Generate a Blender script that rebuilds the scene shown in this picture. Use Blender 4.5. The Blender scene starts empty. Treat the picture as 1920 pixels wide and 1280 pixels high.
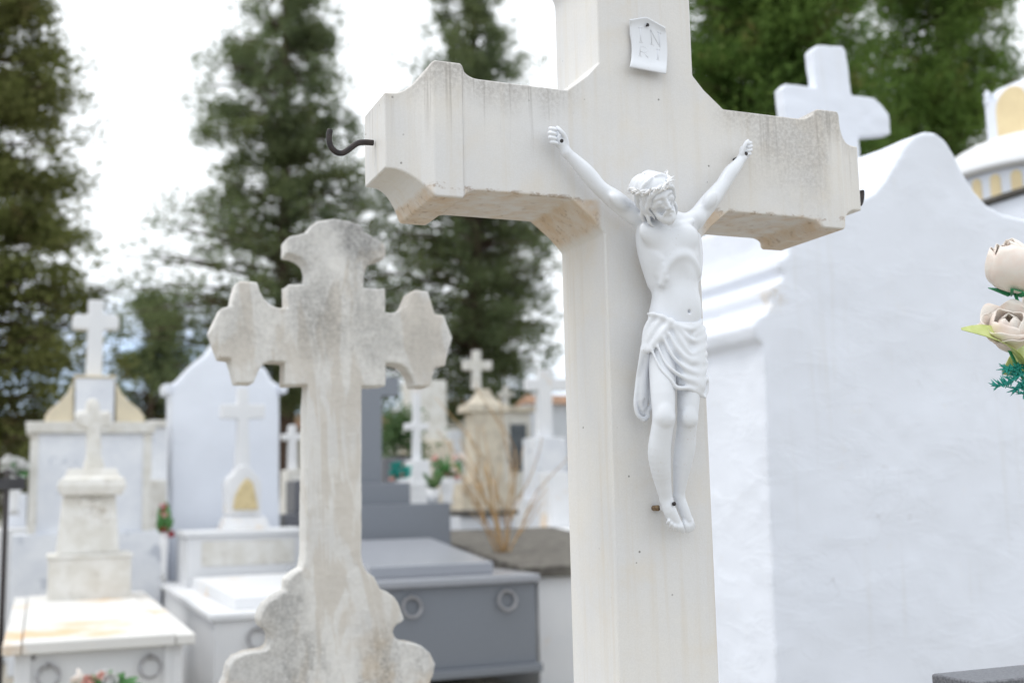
import bpy, bmesh, math, random
import numpy as np
from mathutils import Vector, Matrix
R = math.radians
random.seed(7)
scene = bpy.context.scene

# ------------------------------------------------------------------ camera
EYE = 1.25
F_PX, YAW, PITCH, ROLL = 2161.4, 0.3889, 0.1326, -0.0217
fw = Vector((math.sin(YAW)*math.cos(PITCH), math.cos(YAW)*math.cos(PITCH), math.sin(PITCH)))
r0 = Vector((math.cos(YAW), -math.sin(YAW), 0)); u0 = r0.cross(fw)
rt = r0*math.cos(ROLL) + u0*math.sin(ROLL)
up = -r0*math.sin(ROLL) + u0*math.cos(ROLL)
CAM = Vector((0, 0, EYE))
cd = bpy.data.cameras.new('camera'); cam = bpy.data.objects.new('camera', cd)
scene.collection.objects.link(cam); scene.camera = cam
m = Matrix((rt, up, -fw)).transposed().to_4x4(); m.translation = CAM
cam.matrix_world = m
cd.sensor_width = 36; cd.lens = F_PX/1920*36; cd.clip_end = 3000; cd.clip_start = 0.05
cd.dof.use_dof = True; cd.dof.focus_distance = 1.74; cd.dof.aperture_fstop = 3.5
cd.dof.aperture_blades = 0

# ------------------------------------------------------------------ world, sun, exposure
SUN_AZ, SUN_EL = R(-75), R(66)
w = bpy.data.worlds.new('World'); scene.world = w; w.use_nodes = True
nt = w.node_tree; nt.nodes.clear()
N = nt.nodes.new; L = nt.links.new
out = N('ShaderNodeOutputWorld')
sky = N('ShaderNodeTexSky'); sky.sky_type = 'NISHITA'; sky.sun_disc = False
sky.sun_elevation = SUN_EL; sky.sun_rotation = SUN_AZ; sky.air_density = 1.0; sky.dust_density = 1.5
bg1 = N('ShaderNodeBackground'); bg1.inputs[1].default_value = 0.15
tint = N('ShaderNodeMix'); tint.data_type = 'RGBA'; tint.blend_type = 'MULTIPLY'; tint.inputs[0].default_value = 1
tint.inputs[7].default_value = (0.72, 0.93, 1.3, 1); L(sky.outputs[0], tint.inputs[6]); L(tint.outputs[2], bg1.inputs[0])
bg2 = N('ShaderNodeBackground'); bg2.inputs[0].default_value = (0.925, 0.962, 1.0, 1); bg2.inputs[1].default_value = 1.12
tc = N('ShaderNodeTexCoord'); mp = N('ShaderNodeMapping'); mp.inputs['Scale'].default_value = (1, 1, 2.2)
L(tc.outputs['Generated'], mp.inputs[0])
nz = N('ShaderNodeTexNoise'); nz.inputs['Scale'].default_value = 2.3; nz.inputs['Detail'].default_value = 7
nz.inputs['Roughness'].default_value = 0.55; L(mp.outputs[0], nz.inputs['Vector'])
sx = N('ShaderNodeSeparateXYZ'); L(tc.outputs['Generated'], sx.inputs[0])
el = N('ShaderNodeMapRange'); el.inputs[1].default_value = 0.0; el.inputs[2].default_value = 0.34
el.inputs[3].default_value = -0.10; el.inputs[4].default_value = 0.34; L(sx.outputs[2], el.inputs[0])
ad = N('ShaderNodeMath'); ad.operation = 'ADD'; L(nz.outputs[0], ad.inputs[0]); L(el.outputs[0], ad.inputs[1])
cr = N('ShaderNodeMapRange'); cr.interpolation_type = 'SMOOTHSTEP'
cr.inputs[1].default_value = 0.36; cr.inputs[2].default_value = 0.66; cr.inputs[3].default_value = 0.22; cr.inputs[4].default_value = 1.0
L(ad.outputs[0], cr.inputs[0])
mx = N('ShaderNodeMixShader'); L(cr.outputs[0], mx.inputs[0]); L(bg1.outputs[0], mx.inputs[1]); L(bg2.outputs[0], mx.inputs[2])
L(mx.outputs[0], out.inputs[0])
sd = bpy.data.lights.new('sun', 'SUN'); sd.energy = 1.05; sd.angle = R(20); sd.color = (1, 0.965, 0.91)
so = bpy.data.objects.new('sun', sd); scene.collection.objects.link(so)
to_sun = Vector((math.sin(SUN_AZ)*math.cos(SUN_EL), math.cos(SUN_AZ)*math.cos(SUN_EL), math.sin(SUN_EL)))
so.rotation_euler = to_sun.to_track_quat('Z', 'Y').to_euler()
vs = scene.view_settings; vs.view_transform = 'Standard'; vs.look = 'None'; vs.gamma = 1; vs.use_curve_mapping = False
vs.exposure = 0.36
scene.cycles.use_denoising = True
scene.cycles.max_bounces = 6; scene.cycles.diffuse_bounces = 4
scene.cycles.caustics_reflective = False; scene.cycles.caustics_refractive = False

# ------------------------------------------------------------------ helpers
def at(px, py, Y):
    """photo pixel (1920 x 1280) -> point on the vertical plane y = Y"""
    d = fw*F_PX + rt*(px-960) + up*(640-py)
    return CAM + d*(Y/d.y)

def link(o, parent=None):
    scene.collection.objects.link(o)
    if parent is not None:
        o.parent = parent
        o.matrix_parent_inverse = WORLD_INV.get(parent.name, Matrix.Identity(4))
    return o
WORLD_INV = {}

def thing(name, label, cat, loc, group=None):
    o = bpy.data.objects.new(name, None); scene.collection.objects.link(o)
    o.location = loc; o.empty_display_size = 0.1
    o['label'] = label; o['category'] = cat; o['kind'] = 'thing'
    if group: o['group'] = group
    WORLD_INV[o.name] = Matrix.Translation(-Vector(loc))
    return o

class MB:
    def __init__(s): s.v = []; s.f = []; s.sm = []
    def add(s, vs, fs, smooth=False):
        b = len(s.v); s.v += [tuple(v) for v in vs]
        s.f += [tuple(b+i for i in f) for f in fs]; s.sm += [smooth]*len(fs)
        return s
    def box(s, x0, x1, y0, y1, z0, z1, top=None):
        """top = (inset x, inset y) for a tapered block"""
        tx, ty = top or (0, 0)
        v = [(x0, y0, z0), (x1, y0, z0), (x1, y1, z0), (x0, y1, z0),
             (x0+tx, y0+ty, z1), (x1-tx, y0+ty, z1), (x1-tx, y1-ty, z1), (x0+tx, y1-ty, z1)]
        return s.add(v, [(0, 3, 2, 1), (4, 5, 6, 7), (0, 1, 5, 4), (1, 2, 6, 5), (2, 3, 7, 6), (3, 0, 4, 7)])
    def prism(s, pts, y0, y1, smooth=False):
        """pts: (x, z) outline, counter-clockwise seen from -y"""
        n = len(pts)
        v = [(x, y0, z) for x, z in pts] + [(x, y1, z) for x, z in pts]
        f = [tuple(range(n)), tuple(range(2*n-1, n-1, -1))]
        f += [(i, n+i, n+(i+1) % n, (i+1) % n) for i in range(n)]
        return s.add(v, f, smooth)
    def lathe(s, c, prof, n=24, ang=None):
        cx, cy = c; k = len(prof); v = []
        for i in range(n):
            a = 2*math.pi*i/n
            v += [(cx+r*math.cos(a), cy+r*math.sin(a), z) for r, z in prof]
        f = [(i*k+j, ((i+1) % n)*k+j, ((i+1) % n)*k+j+1, i*k+j+1) for i in range(n) for j in range(k-1)]
        return s.add(v, f, True)
    def tube(s, pts, rad, n=8, cap=True):
        P = [Vector(p) for p in pts]; k = len(P)
        rr = rad if hasattr(rad, '__len__') else [rad]*k
        t = (P[1]-P[0]).normalized(); a = t.orthogonal().normalized(); v = []
        for i in range(k):
            t = (P[min(i+1, k-1)]-P[max(i-1, 0)])
            t = t.normalized() if t.length > 1e-9 else Vector((0, 0, 1))
            a = (a - t*a.dot(t)); a = a.normalized() if a.length > 1e-6 else t.orthogonal().normalized()
            b = t.cross(a)
            v += [P[i] + (a*math.cos(2*math.pi*j/n)+b*math.sin(2*math.pi*j/n))*rr[i] for j in range(n)]
        f = [(i*n+j, i*n+(j+1) % n, (i+1)*n+(j+1) % n, (i+1)*n+j) for i in range(k-1) for j in range(n)]
        if cap: f += [tuple(range(n-1, -1, -1)), tuple((k-1)*n+j for j in range(n))]
        return s.add(v, f, True)
    def ball(s, c, r, n=10, sc=(1, 1, 1)):
        v = []; f = []
        for i in range(n+1):
            th = math.pi*i/n
            for j in range(2*n):
                ph = math.pi*j/n
                v.append((c[0]+r*sc[0]*math.sin(th)*math.cos(ph), c[1]+r*sc[1]*math.sin(th)*math.sin(ph), c[2]+r*sc[2]*math.cos(th)))
        for i in range(n):
            for j in range(2*n):
                f.append((i*2*n+j, (i+1)*2*n+j, (i+1)*2*n+(j+1) % (2*n), i*2*n+(j+1) % (2*n)))
        return s.add(v, f, True)
    def build(s, name, mat, parent=None, bevel=0, seg=2, merge=False):
        me = bpy.data.meshes.new(name); me.from_pydata(s.v, [], s.f)
        me.polygons.foreach_set('use_smooth', s.sm)
        if merge or True:
            bm = bmesh.new(); bm.from_mesh(me)
            bmesh.ops.remove_doubles(bm, verts=bm.verts, dist=1e-6)
            bmesh.ops.recalc_face_normals(bm, faces=bm.faces)
            bm.to_mesh(me); bm.free()
        me.materials.append(mat)
        o = bpy.data.objects.new(name, me); link(o, parent)
        if bevel:
            b = o.modifiers.new('bevel', 'BEVEL'); b.width = bevel; b.segments = seg
            b.limit_method = 'ANGLE'; b.angle_limit = R(28); b.harden_normals = True
        return o

def tag(o, label, cat, group=None, kind=None):
    o['label'] = label; o['category'] = cat
    if group: o['group'] = group
    if kind: o['kind'] = kind
    return o

def prect(x0, y0, x1, y1, Y):
    """pixel rectangle on plane Y -> X0, X1, Z0, Z1"""
    c = at((x0+x1)/2, (y0+y1)/2, Y)
    a = at(x0, (y0+y1)/2, Y); b = at(x1, (y0+y1)/2, Y)
    t = at((x0+x1)/2, y0, Y); u = at((x0+x1)/2, y1, Y)
    return a.x, b.x, u.z, t.z

# ------------------------------------------------------------------ material helpers
class NB:
    def __init__(s, name):
        s.m = bpy.data.materials.new(name); s.m.use_nodes = True
        s.t = s.m.node_tree; s.b = s.t.nodes['Principled BSDF']
        s.tc = s.t.nodes.new('ShaderNodeTexCoord'); s.P = s.tc.outputs['Object']
    def n(s, typ): return s.t.nodes.new(typ)
    def l(s, a, b):
        if isinstance(a, (int, float)): b.default_value = a
        elif isinstance(a, tuple): b.default_value = (*a, 1) if len(a) == 3 and b.type == 'RGBA' else a
        else: s.t.links.new(a, b)
    def mapv(s, sc=(1, 1, 1), loc=(0, 0, 0), rot=(0, 0, 0)):
        q = s.n('ShaderNodeMapping'); q.inputs['Scale'].default_value = sc; q.inputs['Location'].default_value = loc
        q.inputs['Rotation'].default_value = rot; s.l(s.P, q.inputs[0]); return q.outputs[0]
    def noise(s, scale, detail=4, rough=0.5, vec=None, dist=0):
        q = s.n('ShaderNodeTexNoise'); q.inputs['Scale'].default_value = scale; q.inputs['Detail'].default_value = detail
        q.inputs['Roughness'].default_value = rough; q.inputs['Distortion'].default_value = dist
        s.l(vec if vec is not None else s.P, q.inputs['Vector']); return q.outputs['Fac']
    def vor(s, scale, vec=None):
        q = s.n('ShaderNodeTexVoronoi'); q.inputs['Scale'].default_value = scale
        s.l(vec if vec is not None else s.P, q.inputs['Vector']); return q.outputs['Distance']
    def rng(s, x, a, b, c=0.0, d=1.0, smooth=True):
        q = s.n('ShaderNodeMapRange'); q.interpolation_type = 'SMOOTHSTEP' if smooth else 'LINEAR'
        s.l(x, q.inputs[0]); q.inputs[1].default_value = a; q.inputs[2].default_value = b
        q.inputs[3].default_value = c; q.inputs[4].default_value = d; return q.outputs[0]
    def op(s, o, a, b=0.0):
        q = s.n('ShaderNodeMath'); q.operation = o; s.l(a, q.inputs[0]); s.l(b, q.inputs[1]); return q.outputs[0]
    def mul(s, *a):
        r = a[0]
        for x in a[1:]: r = s.op('MULTIPLY', r, x)
        return r
    def mix(s, f, a, b):
        q = s.n('ShaderNodeMix'); q.data_type = 'RGBA'; s.l(f, q.inputs[0]); s.l(a, q.inputs[6]); s.l(b, q.inputs[7]); return q.outputs[2]
    def xyz(s):
        q = s.n('ShaderNodeSeparateXYZ'); s.l(s.P, q.inputs[0]); return q.outputs
    def bump(s, h, strength, dist=0.01, prev=None):
        q = s.n('ShaderNodeBump'); q.inputs['Strength'].default_value = strength; q.inputs['Distance'].default_value = dist
        s.l(h, q.inputs['Height'])
        if prev is not None: s.l(prev, q.inputs['Normal'])
        return q.outputs[0]
    def done(s, col, rough=0.6, normal=None, spec=None, metal=None):
        s.l(col, s.b.inputs['Base Color']); s.l(rough, s.b.inputs['Roughness'])
        if normal is not None: s.l(normal, s.b.inputs['Normal'])
        if spec is not None: s.b.inputs['Specular IOR Level'].default_value = spec
        if metal is not None: s.b.inputs['Metallic'].default_value = metal
        return s.m

def simple(name, a, b=None, scale=20, rough=0.6, bump=0.0, bscale=60, metal=None, stain=None, sscale=3, sth=(0.55, 0.75)):
    q = NB(name); b = b or tuple(c*0.85 for c in a)
    col = q.mix(q.rng(q.noise(scale, 5, 0.6), 0.35, 0.65), a, b)
    if stain: col = q.mix(q.rng(q.noise(sscale, 6, 0.65), sth[0], sth[1], 0, 0.8), col, stain)
    nm = q.bump(q.noise(bscale, 4), bump, 0.01) if bump else None
    return q.done(col, rough, nm, metal=metal)

# ------------------------------------------------------------------ signed-distance modelling (continuous bodies)
class Grid:
    def __init__(s, lo, hi, vox):
        s.lo = np.array(lo, np.float32); s.h = vox
        s.n = np.ceil((np.array(hi)-np.array(lo))/vox).astype(int)+1
        s.a = np.full(s.n, 1.0, np.float32)
        s.ax = [s.lo[i]+vox*np.arange(s.n[i], dtype=np.float32) for i in range(3)]
    def sub(s, lo, hi):
        i0 = np.maximum(np.floor((np.array(lo)-s.lo)/s.h).astype(int), 0)
        i1 = np.minimum(np.ceil((np.array(hi)-s.lo)/s.h).astype(int)+1, s.n)
        if (i1 <= i0).any(): return None
        sl = tuple(slice(a, b) for a, b in zip(i0, i1))
        return sl, s.ax[0][sl[0]][:, None, None], s.ax[1][sl[1]][None, :, None], s.ax[2][sl[2]][None, None, :]
    def comb(s, sl, d, k, op):
        a = s.a[sl]
        if op == 'sub': a = -a
        if k > 0:
            h = np.maximum(k-np.abs(a-d), 0)/k
            r = np.minimum(a, d)-h*h*k*0.25
        else: r = np.minimum(a, d)
        if op == 'sub': r = -r
        s.a[sl] = r
    def cone(s, a, b, ra, rb, k=0.004, op='add'):
        a = np.array(a, np.float32); b = np.array(b, np.float32); mr = max(ra, rb)+k+s.h*2
        q = s.sub(np.minimum(a, b)-mr, np.maximum(a, b)+mr)
        if q is None: return
        sl, X, Y, Z = q; ab = b-a; L2 = float(ab@ab)+1e-12
        t = np.clip(((X-a[0])*ab[0]+(Y-a[1])*ab[1]+(Z-a[2])*ab[2])/L2, 0, 1)
        d = np.sqrt((X-a[0]-t*ab[0])**2+(Y-a[1]-t*ab[1])**2+(Z-a[2]-t*ab[2])**2)-(ra+(rb-ra)*t)
        s.comb(sl, d.astype(np.float32), k, op)
    def chain(s, pts, rad, k=0.004, op='add', div=3):
        """one smooth tapered limb through all the points"""
        P = np.array(pts, np.float32); n = len(P)
        rr = np.array(rad if hasattr(rad, '__len__') else [rad]*n, np.float32)
        if n > 2 and div > 1:
            Q = np.concatenate([P, rr[:, None]], 1); o = []
            for i in range(n-1):
                p0 = Q[max(i-1, 0)]; p1 = Q[i]; p2 = Q[i+1]; p3 = Q[min(i+2, n-1)]
                for j in range(div):
                    t = j/div
                    o.append(0.5*(2*p1+(p2-p0)*t+(2*p0-5*p1+4*p2-p3)*t*t+(-p0+3*p1-3*p2+p3)*t**3))
            o.append(Q[-1]); Q = np.array(o, np.float32); P = Q[:, :3]; rr = Q[:, 3]
        mr = float(rr.max())+k+s.h*2
        q = s.sub(P.min(0)-mr, P.max(0)+mr)
        if q is None: return
        sl, X, Y, Z = q; best = np.full(s.a[sl].shape, 1.0, np.float32)
        for i in range(len(P)-1):
            m2 = max(rr[i], rr[i+1])+k+s.h*2
            q2 = s.sub(np.minimum(P[i], P[i+1])-m2, np.maximum(P[i], P[i+1])+m2)
            if q2 is None: continue
            s2, X, Y, Z = q2; ab = P[i+1]-P[i]; L2 = float(ab@ab)+1e-12; a = P[i]
            t = np.clip(((X-a[0])*ab[0]+(Y-a[1])*ab[1]+(Z-a[2])*ab[2])/L2, 0, 1)
            d = np.sqrt((X-a[0]-t*ab[0])**2+(Y-a[1]-t*ab[1])**2+(Z-a[2]-t*ab[2])**2)-(rr[i]+(rr[i+1]-rr[i])*t)
            lc = tuple(slice(u.start-v.start, u.stop-v.start) for u, v in zip(s2, sl))
            best[lc] = np.minimum(best[lc], d)
        s.comb(sl, best, k, op)
    def ell(s, c, r, M=None, k=0.004, op='add'):
        c = np.array(c, np.float32); r = np.array(r, np.float32); mr = float(r.max())+k+s.h*2
        q = s.sub(c-mr, c+mr)
        if q is None: return
        sl, X, Y, Z = q; X = X-c[0]; Y = Y-c[1]; Z = Z-c[2]
        if M is not None:
            M = np.array(M, np.float32)          # rows = local axes
            U = M[0][0]*X+M[0][1]*Y+M[0][2]*Z; V = M[1][0]*X+M[1][1]*Y+M[1][2]*Z; W = M[2][0]*X+M[2][1]*Y+M[2][2]*Z
        else: U, V, W = X, Y, Z
        k0 = np.sqrt((U/r[0])**2+(V/r[1])**2+(W/r[2])**2)
        k1 = np.sqrt((U/r[0]**2)**2+(V/r[1]**2)**2+(W/r[2]**2)**2)+1e-9
        s.comb(sl, (k0*(k0-1)/k1).astype(np.float32), k, op)
    def mesh(s, name, mat, parent=None, smooth=1, lam=0.5):
        a = s.a; h = s.h; S = a < 0
        nx, ny, nz = a.shape
        c = np.zeros((nx-1, ny-1, nz-1), np.int8)
        corners = [(i, j, k) for i in (0, 1) for j in (0, 1) for k in (0, 1)]
        for i, j, k in corners: c += S[i:nx-1+i, j:ny-1+j, k:nz-1+k]
        idx = np.argwhere((c > 0) & (c < 8)); n = len(idx)
        vid = np.full(c.shape, -1, np.int32); vid[tuple(idx.T)] = np.arange(n)
        acc = np.zeros((n, 3)); cnt = np.zeros(n)
        edges = [(p, q) for p in corners for q in corners if sum(q)-sum(p) == 1 and all(b >= a_ for a_, b in zip(p, q))]
        for p, q in edges:
            va = a[idx[:, 0]+p[0], idx[:, 1]+p[1], idx[:, 2]+p[2]].astype(float); vb = a[idx[:, 0]+q[0], idx[:, 1]+q[1], idx[:, 2]+q[2]].astype(float)
            mk = (va < 0) != (vb < 0); t = va[mk]/(va[mk]-vb[mk])
            P = np.array(p, float); Q = np.array(q, float)
            acc[mk] += P+t[:, None]*(Q-P); cnt[mk] += 1
        V = s.lo+h*(idx+acc/cnt[:, None])
        quads = []
        for ax in range(3):
            sh = [slice(None)]*3; sh2 = [slice(None)]*3
            sh[ax] = slice(0, -1); sh2[ax] = slice(1, None)
            A = S[tuple(sh)]; B = S[tuple(sh2)]
            e = np.argwhere(A != B); o1, o2 = [(1, 2), (2, 0), (0, 1)][ax]
            ok = (e[:, o1] > 0) & (e[:, o2] > 0) & (e[:, o1] < a.shape[o1]-1) & (e[:, o2] < a.shape[o2]-1); e = e[ok]
            flip = ~A[tuple(e.T)]
            def vi(d1, d2):
                g = e.copy(); g[:, o1] -= d1; g[:, o2] -= d2; return vid[tuple(g.T)]
            f = np.stack([vi(0, 0), vi(1, 0), vi(1, 1), vi(0, 1)], 1)
            f[flip] = f[flip][:, ::-1]; quads.append(f)
        Fq = np.concatenate(quads); Fq = Fq[(Fq >= 0).all(1)]
        E = np.concatenate([Fq[:, [0, 1]], Fq[:, [1, 2]], Fq[:, [2, 3]], Fq[:, [3, 0]]])
        for _ in range(smooth):
            sm = np.zeros_like(V); cn = np.zeros(n)
            np.add.at(sm, E[:, 0], V[E[:, 1]]); np.add.at(sm, E[:, 1], V[E[:, 0]])
            np.add.at(cn, E[:, 0], 1); np.add.at(cn, E[:, 1], 1)
            g = cn > 0; V[g] += lam*(sm[g]/cn[g][:, None]-V[g])
        return npmesh(name, V, Fq, mat, parent, True)

def npmesh(name, V, Fq, mat, parent=None, smooth=False):
    me = bpy.data.meshes.new(name); k = Fq.shape[1]
    me.vertices.add(len(V)); me.vertices.foreach_set('co', np.asarray(V, np.float32).ravel())
    me.loops.add(Fq.size); me.loops.foreach_set('vertex_index', Fq.astype(np.int32).ravel())
    me.polygons.add(len(Fq)); me.polygons.foreach_set('loop_start', np.arange(0, Fq.size, k, dtype=np.int32))
    me.polygons.foreach_set('use_smooth', np.full(len(Fq), smooth))
    me.update(calc_edges=True); me.validate()
    me.materials.append(mat)
    o = bpy.data.objects.new(name, me); link(o, parent); return o

def poly_sdf(pts, X, Z):
    P = np.array(pts, float); d = np.full(np.broadcast(X, Z).shape, 1e9); sgn = np.ones_like(d); n = len(P)
    for i in range(n):
        vi = P[i]; vj = P[i-1]; e = vj-vi; wx = X-vi[0]; wz = Z-vi[1]
        t = np.clip((wx*e[0]+wz*e[1])/(e@e+1e-12), 0, 1)
        d = np.minimum(d, (wx-e[0]*t)**2+(wz-e[1]*t)**2)
        c1 = Z >= vi[1]; c2 = Z < vj[1]; c3 = e[0]*wz > e[1]*wx
        fl = (c1 & c2 & c3) | (~c1 & ~c2 & ~c3); sgn = np.where(fl, -sgn, sgn)
    return sgn*np.sqrt(d)

def lattice_noise(g, cell, seed):
    rs = np.random.RandomState(seed); res = 0
    idx = []
    for i in range(3):
        f = (g.ax[i]-g.lo[i])/cell; j = np.floor(f).astype(int); t = f-j; t = t*t*(3-2*t); idx.append((j, t))
    L_ = rs.uniform(-1, 1, [ix[0].max()+2 for ix in idx]).astype(np.float32)
    (i, a), (j, b), (k, c) = idx
    a = a[:, None, None]; b = b[None, :, None]; c = c[None, None, :]
    def q(di, dj, dk): return L_[np.ix_(i+di, j+dj, k+dk)]
    return ((q(0, 0, 0)*(1-a)+q(1, 0, 0)*a)*(1-b)+(q(0, 1, 0)*(1-a)+q(1, 1, 0)*a)*b)*(1-c) + \
           ((q(0, 0, 1)*(1-a)+q(1, 0, 1)*a)*(1-b)+(q(0, 1, 1)*(1-a)+q(1, 1, 1)*a)*b)*c

def slab_sdf(name, pts, y0, y1, vox, rnd, mat, parent, noises=(), smooth=2):
    xs = [p[0] for p in pts]; zs = [p[1] for p in pts]; mg = 4*vox
    g = Grid((min(xs)-mg, y0-mg, min(zs)-mg), (max(xs)+mg, y1+mg, max(zs)+mg), vox)
    d2 = (poly_sdf(pts, g.ax[0][:, None], g.ax[2][None, :])+rnd)[:, None, :]
    dy = (np.abs(g.ax[1]-(y0+y1)/2)-(y1-y0)/2+rnd)[None, :, None]
    d = np.sqrt(np.maximum(d2, 0)**2+np.maximum(dy, 0)**2)+np.minimum(np.maximum(d2, dy), 0)-rnd
    for cell, amp, seed in noises: d = d+amp*lattice_noise(g, cell, seed)
    g.a = d.astype(np.float32)
    return g.mesh(name, mat, parent, smooth)

# ------------------------------------------------------------------ materials
CX, CY, CZ = 0.8767, 1.5483, EYE+0.532          # middle of the large cross, on its front face

def marble_main():
    q = NB('weathered_marble'); X, Y, Z = q.xyz()
    base = q.mix(q.rng(q.noise(5, 5, 0.6), 0.35, 0.65), (0.755, 0.735, 0.705), (0.71, 0.708, 0.712))
    grain = q.noise(420, 2, 0.5)
    base = q.mix(q.rng(grain, 0.3, 0.7, 0, 0.22), base, (0.60, 0.585, 0.56))
    streak = q.noise(1, 5, 0.6, q.mapv((60, 60, 2.5)))
    base = q.mix(q.rng(streak, 0.48, 0.75, 0, 0.34), base, (0.64, 0.58, 0.49))
    blot = q.noise(9, 5, 0.6)
    base = q.mix(q.rng(blot, 0.50, 0.75, 0, 0.36), base, (0.70, 0.62, 0.50))
    # grey lichen speckle along the top of both arms and over the outer part of one arm
    sp = q.op('ADD', q.mul(q.rng(q.noise(170, 8, 0.75), 0.34, 0.64), 0.75), 0.25)
    run = q.noise(1, 5, 0.65, q.mapv((26, 26, 5)))
    edge = q.rng(q.op('ADD', Z, q.mul(run, 0.10)), CZ+0.075, CZ+0.150)
    arm = q.rng(q.op('ABSOLUTE', q.op('SUBTRACT', X, CX)), 0.10, 0.17)
    armz = q.rng(Z, CZ+0.12, CZ+0.11, 0, 1)
    big = q.mul(q.rng(q.op('SUBTRACT', X, CX), 0.14, 0.24), q.rng(q.op('SUBTRACT', X, CX), 0.345, 0.325),
                q.rng(q.op('ADD', Z, q.mul(q.noise(14, 5, 0.6), 0.16)), CZ-0.02, CZ+0.12))
    lich = q.mul(q.op('MAXIMUM', q.mul(edge, arm), q.mul(big, 0.8)), sp)
    base = q.mix(q.mul(lich, 0.70), base, (0.33, 0.31, 0.29))
    drip = q.mul(q.rng(q.noise(1, 4, 0.6, q.mapv((95, 95, 3))), 0.56, 0.70), q.rng(Z, CZ-0.05, CZ+0.08), arm)
    base = q.mix(q.mul(drip, 0.40), base, (0.27, 0.25, 0.23))
    # tan water stain and painted-in warm ground bounce below the arms, with brown rims
    lip = q.mul(q.rng(Z, CZ-0.0925, CZ-0.0885), q.rng(Z, CZ-0.079, CZ-0.0835), q.rng(Y, CY+0.007, CY+0.003), q.rng(q.noise(1, 5, 0.7, q.mapv((55, 55, 90))), 0.47, 0.62), q.rng(q.op('ABSOLUTE', q.op('SUBTRACT', X, CX)), 0.10, 0.13))
    base = q.mix(q.mul(lip, 0.65), base, (0.25, 0.16, 0.09))
    low = q.mul(q.rng(q.op('ADD', Z, q.mul(q.noise(30, 4), 0.012)), CZ-0.076, CZ-0.084), q.rng(Z, CZ-0.155, CZ-0.13), q.rng(Y, CY-0.012, CY-0.004),
                q.rng(q.op('ABSOLUTE', q.op('SUBTRACT', X, CX)), 0.086, 0.10))
    base = q.mix(q.mul(low, q.rng(q.noise(22, 5, 0.65), 0.3, 0.7, 0.35, 0.95)), base, (0.60, 0.46, 0.32))
    rim = q.mul(low, q.rng(q.noise(70, 5, 0.7, q.mapv((1, 1, 1))), 0.53, 0.70))
    base = q.mix(q.mul(rim, 0.5), base, (0.22, 0.13, 0.07))
    dots = q.mul(q.rng(q.vor(38), 0.085, 0.05), q.rng(q.noise(6, 2), 0.56, 0.62))
    base = q.mix(q.mul(dots, 0.75), base, (0.09, 0.08, 0.07))
    nm = q.bump(q.noise(60, 5, 0.6), 0.10, 0.004); nm = q.bump(grain, 0.12, 0.0015, nm)
    return q.done(base, 0.62, nm, spec=0.3)

def marble_old():
    q = NB('lichen_marble'); X, Y, Z = q.xyz()
    base = q.mix(q.rng(q.noise(4, 5, 0.6), 0.35, 0.65), (0.75, 0.735, 0.705), (0.67, 0.66, 0.645))
    vein = q.noise(3.2, 4, 0.6, q.mapv((3.0, 1, 0.7), rot=(0, R(28), 0)), 1.2)
    base = q.mix(q.rng(vein, 0.50, 0.58, 0, 0.6), base, (0.58, 0.53, 0.465))
    sp = q.rng(q.op('ADD', q.mul(q.noise(110, 8, 0.75), 0.75), q.mul(q.noise(1, 6, 0.7, q.mapv((50, 50, 18))), 0.25)), 0.36, 0.64)
    pat = q.rng(q.noise(5, 5, 0.6, q.mapv((1.4, 1, 0.7))), 0.38, 0.62)
    hi = q.rng(Z, 1.30, 1.80); lo = q.rng(Z, 1.02, 0.80)
    g = q.op('MAXIMUM', q.op('MAXIMUM', q.mul(hi, 0.35), q.mul(lo, 0.8)), 0.10)
    base = q.mix(q.mul(sp, pat, g, 1.0), base, (0.15, 0.147, 0.14))
    for (px, py, rad, st) in ((678, 436, 0.060, 0.75), (692, 520, 0.05, 0.4), (705, 620, 0.07, 0.45), (592, 590, 0.07, 0.45), (575, 470, 0.05, 0.35), (490, 1215, 0.12, 0.42), (530, 1120, 0.06, 0.35), (640, 418, 0.05, 0.45), (440, 600, 0.05, 0.3), (790, 650, 0.06, 0.3)):
        c = at(px, py, 2.85); v = q.n('ShaderNodeVectorMath'); v.operation = 'DISTANCE'; q.l(q.mapv((1, 1, 0.65), (0, 0, 0)), v.inputs[0]); v.inputs[1].default_value = (c.x, c.y, c.z*0.65)
        dd = q.op('SUBTRACT', v.outputs['Value'], q.mul(q.noise(24, 5, 0.65), 0.09))
        base = q.mix(q.mul(q.rng(dd, rad-0.02, rad-0.085), st, q.op('ADD', q.mul(sp, 0.6), 0.4)), base, (0.13, 0.13, 0.13))
    base = q.mix(q.mul(q.rng(q.noise(9, 4), 0.5, 0.7), lo, 0.5), base, (0.50, 0.38, 0.24))
    nm = q.bump(q.noise(45, 6, 0.65), 0.30, 0.008)
    return q.done(base, 0.75, nm, spec=0.25)

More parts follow.
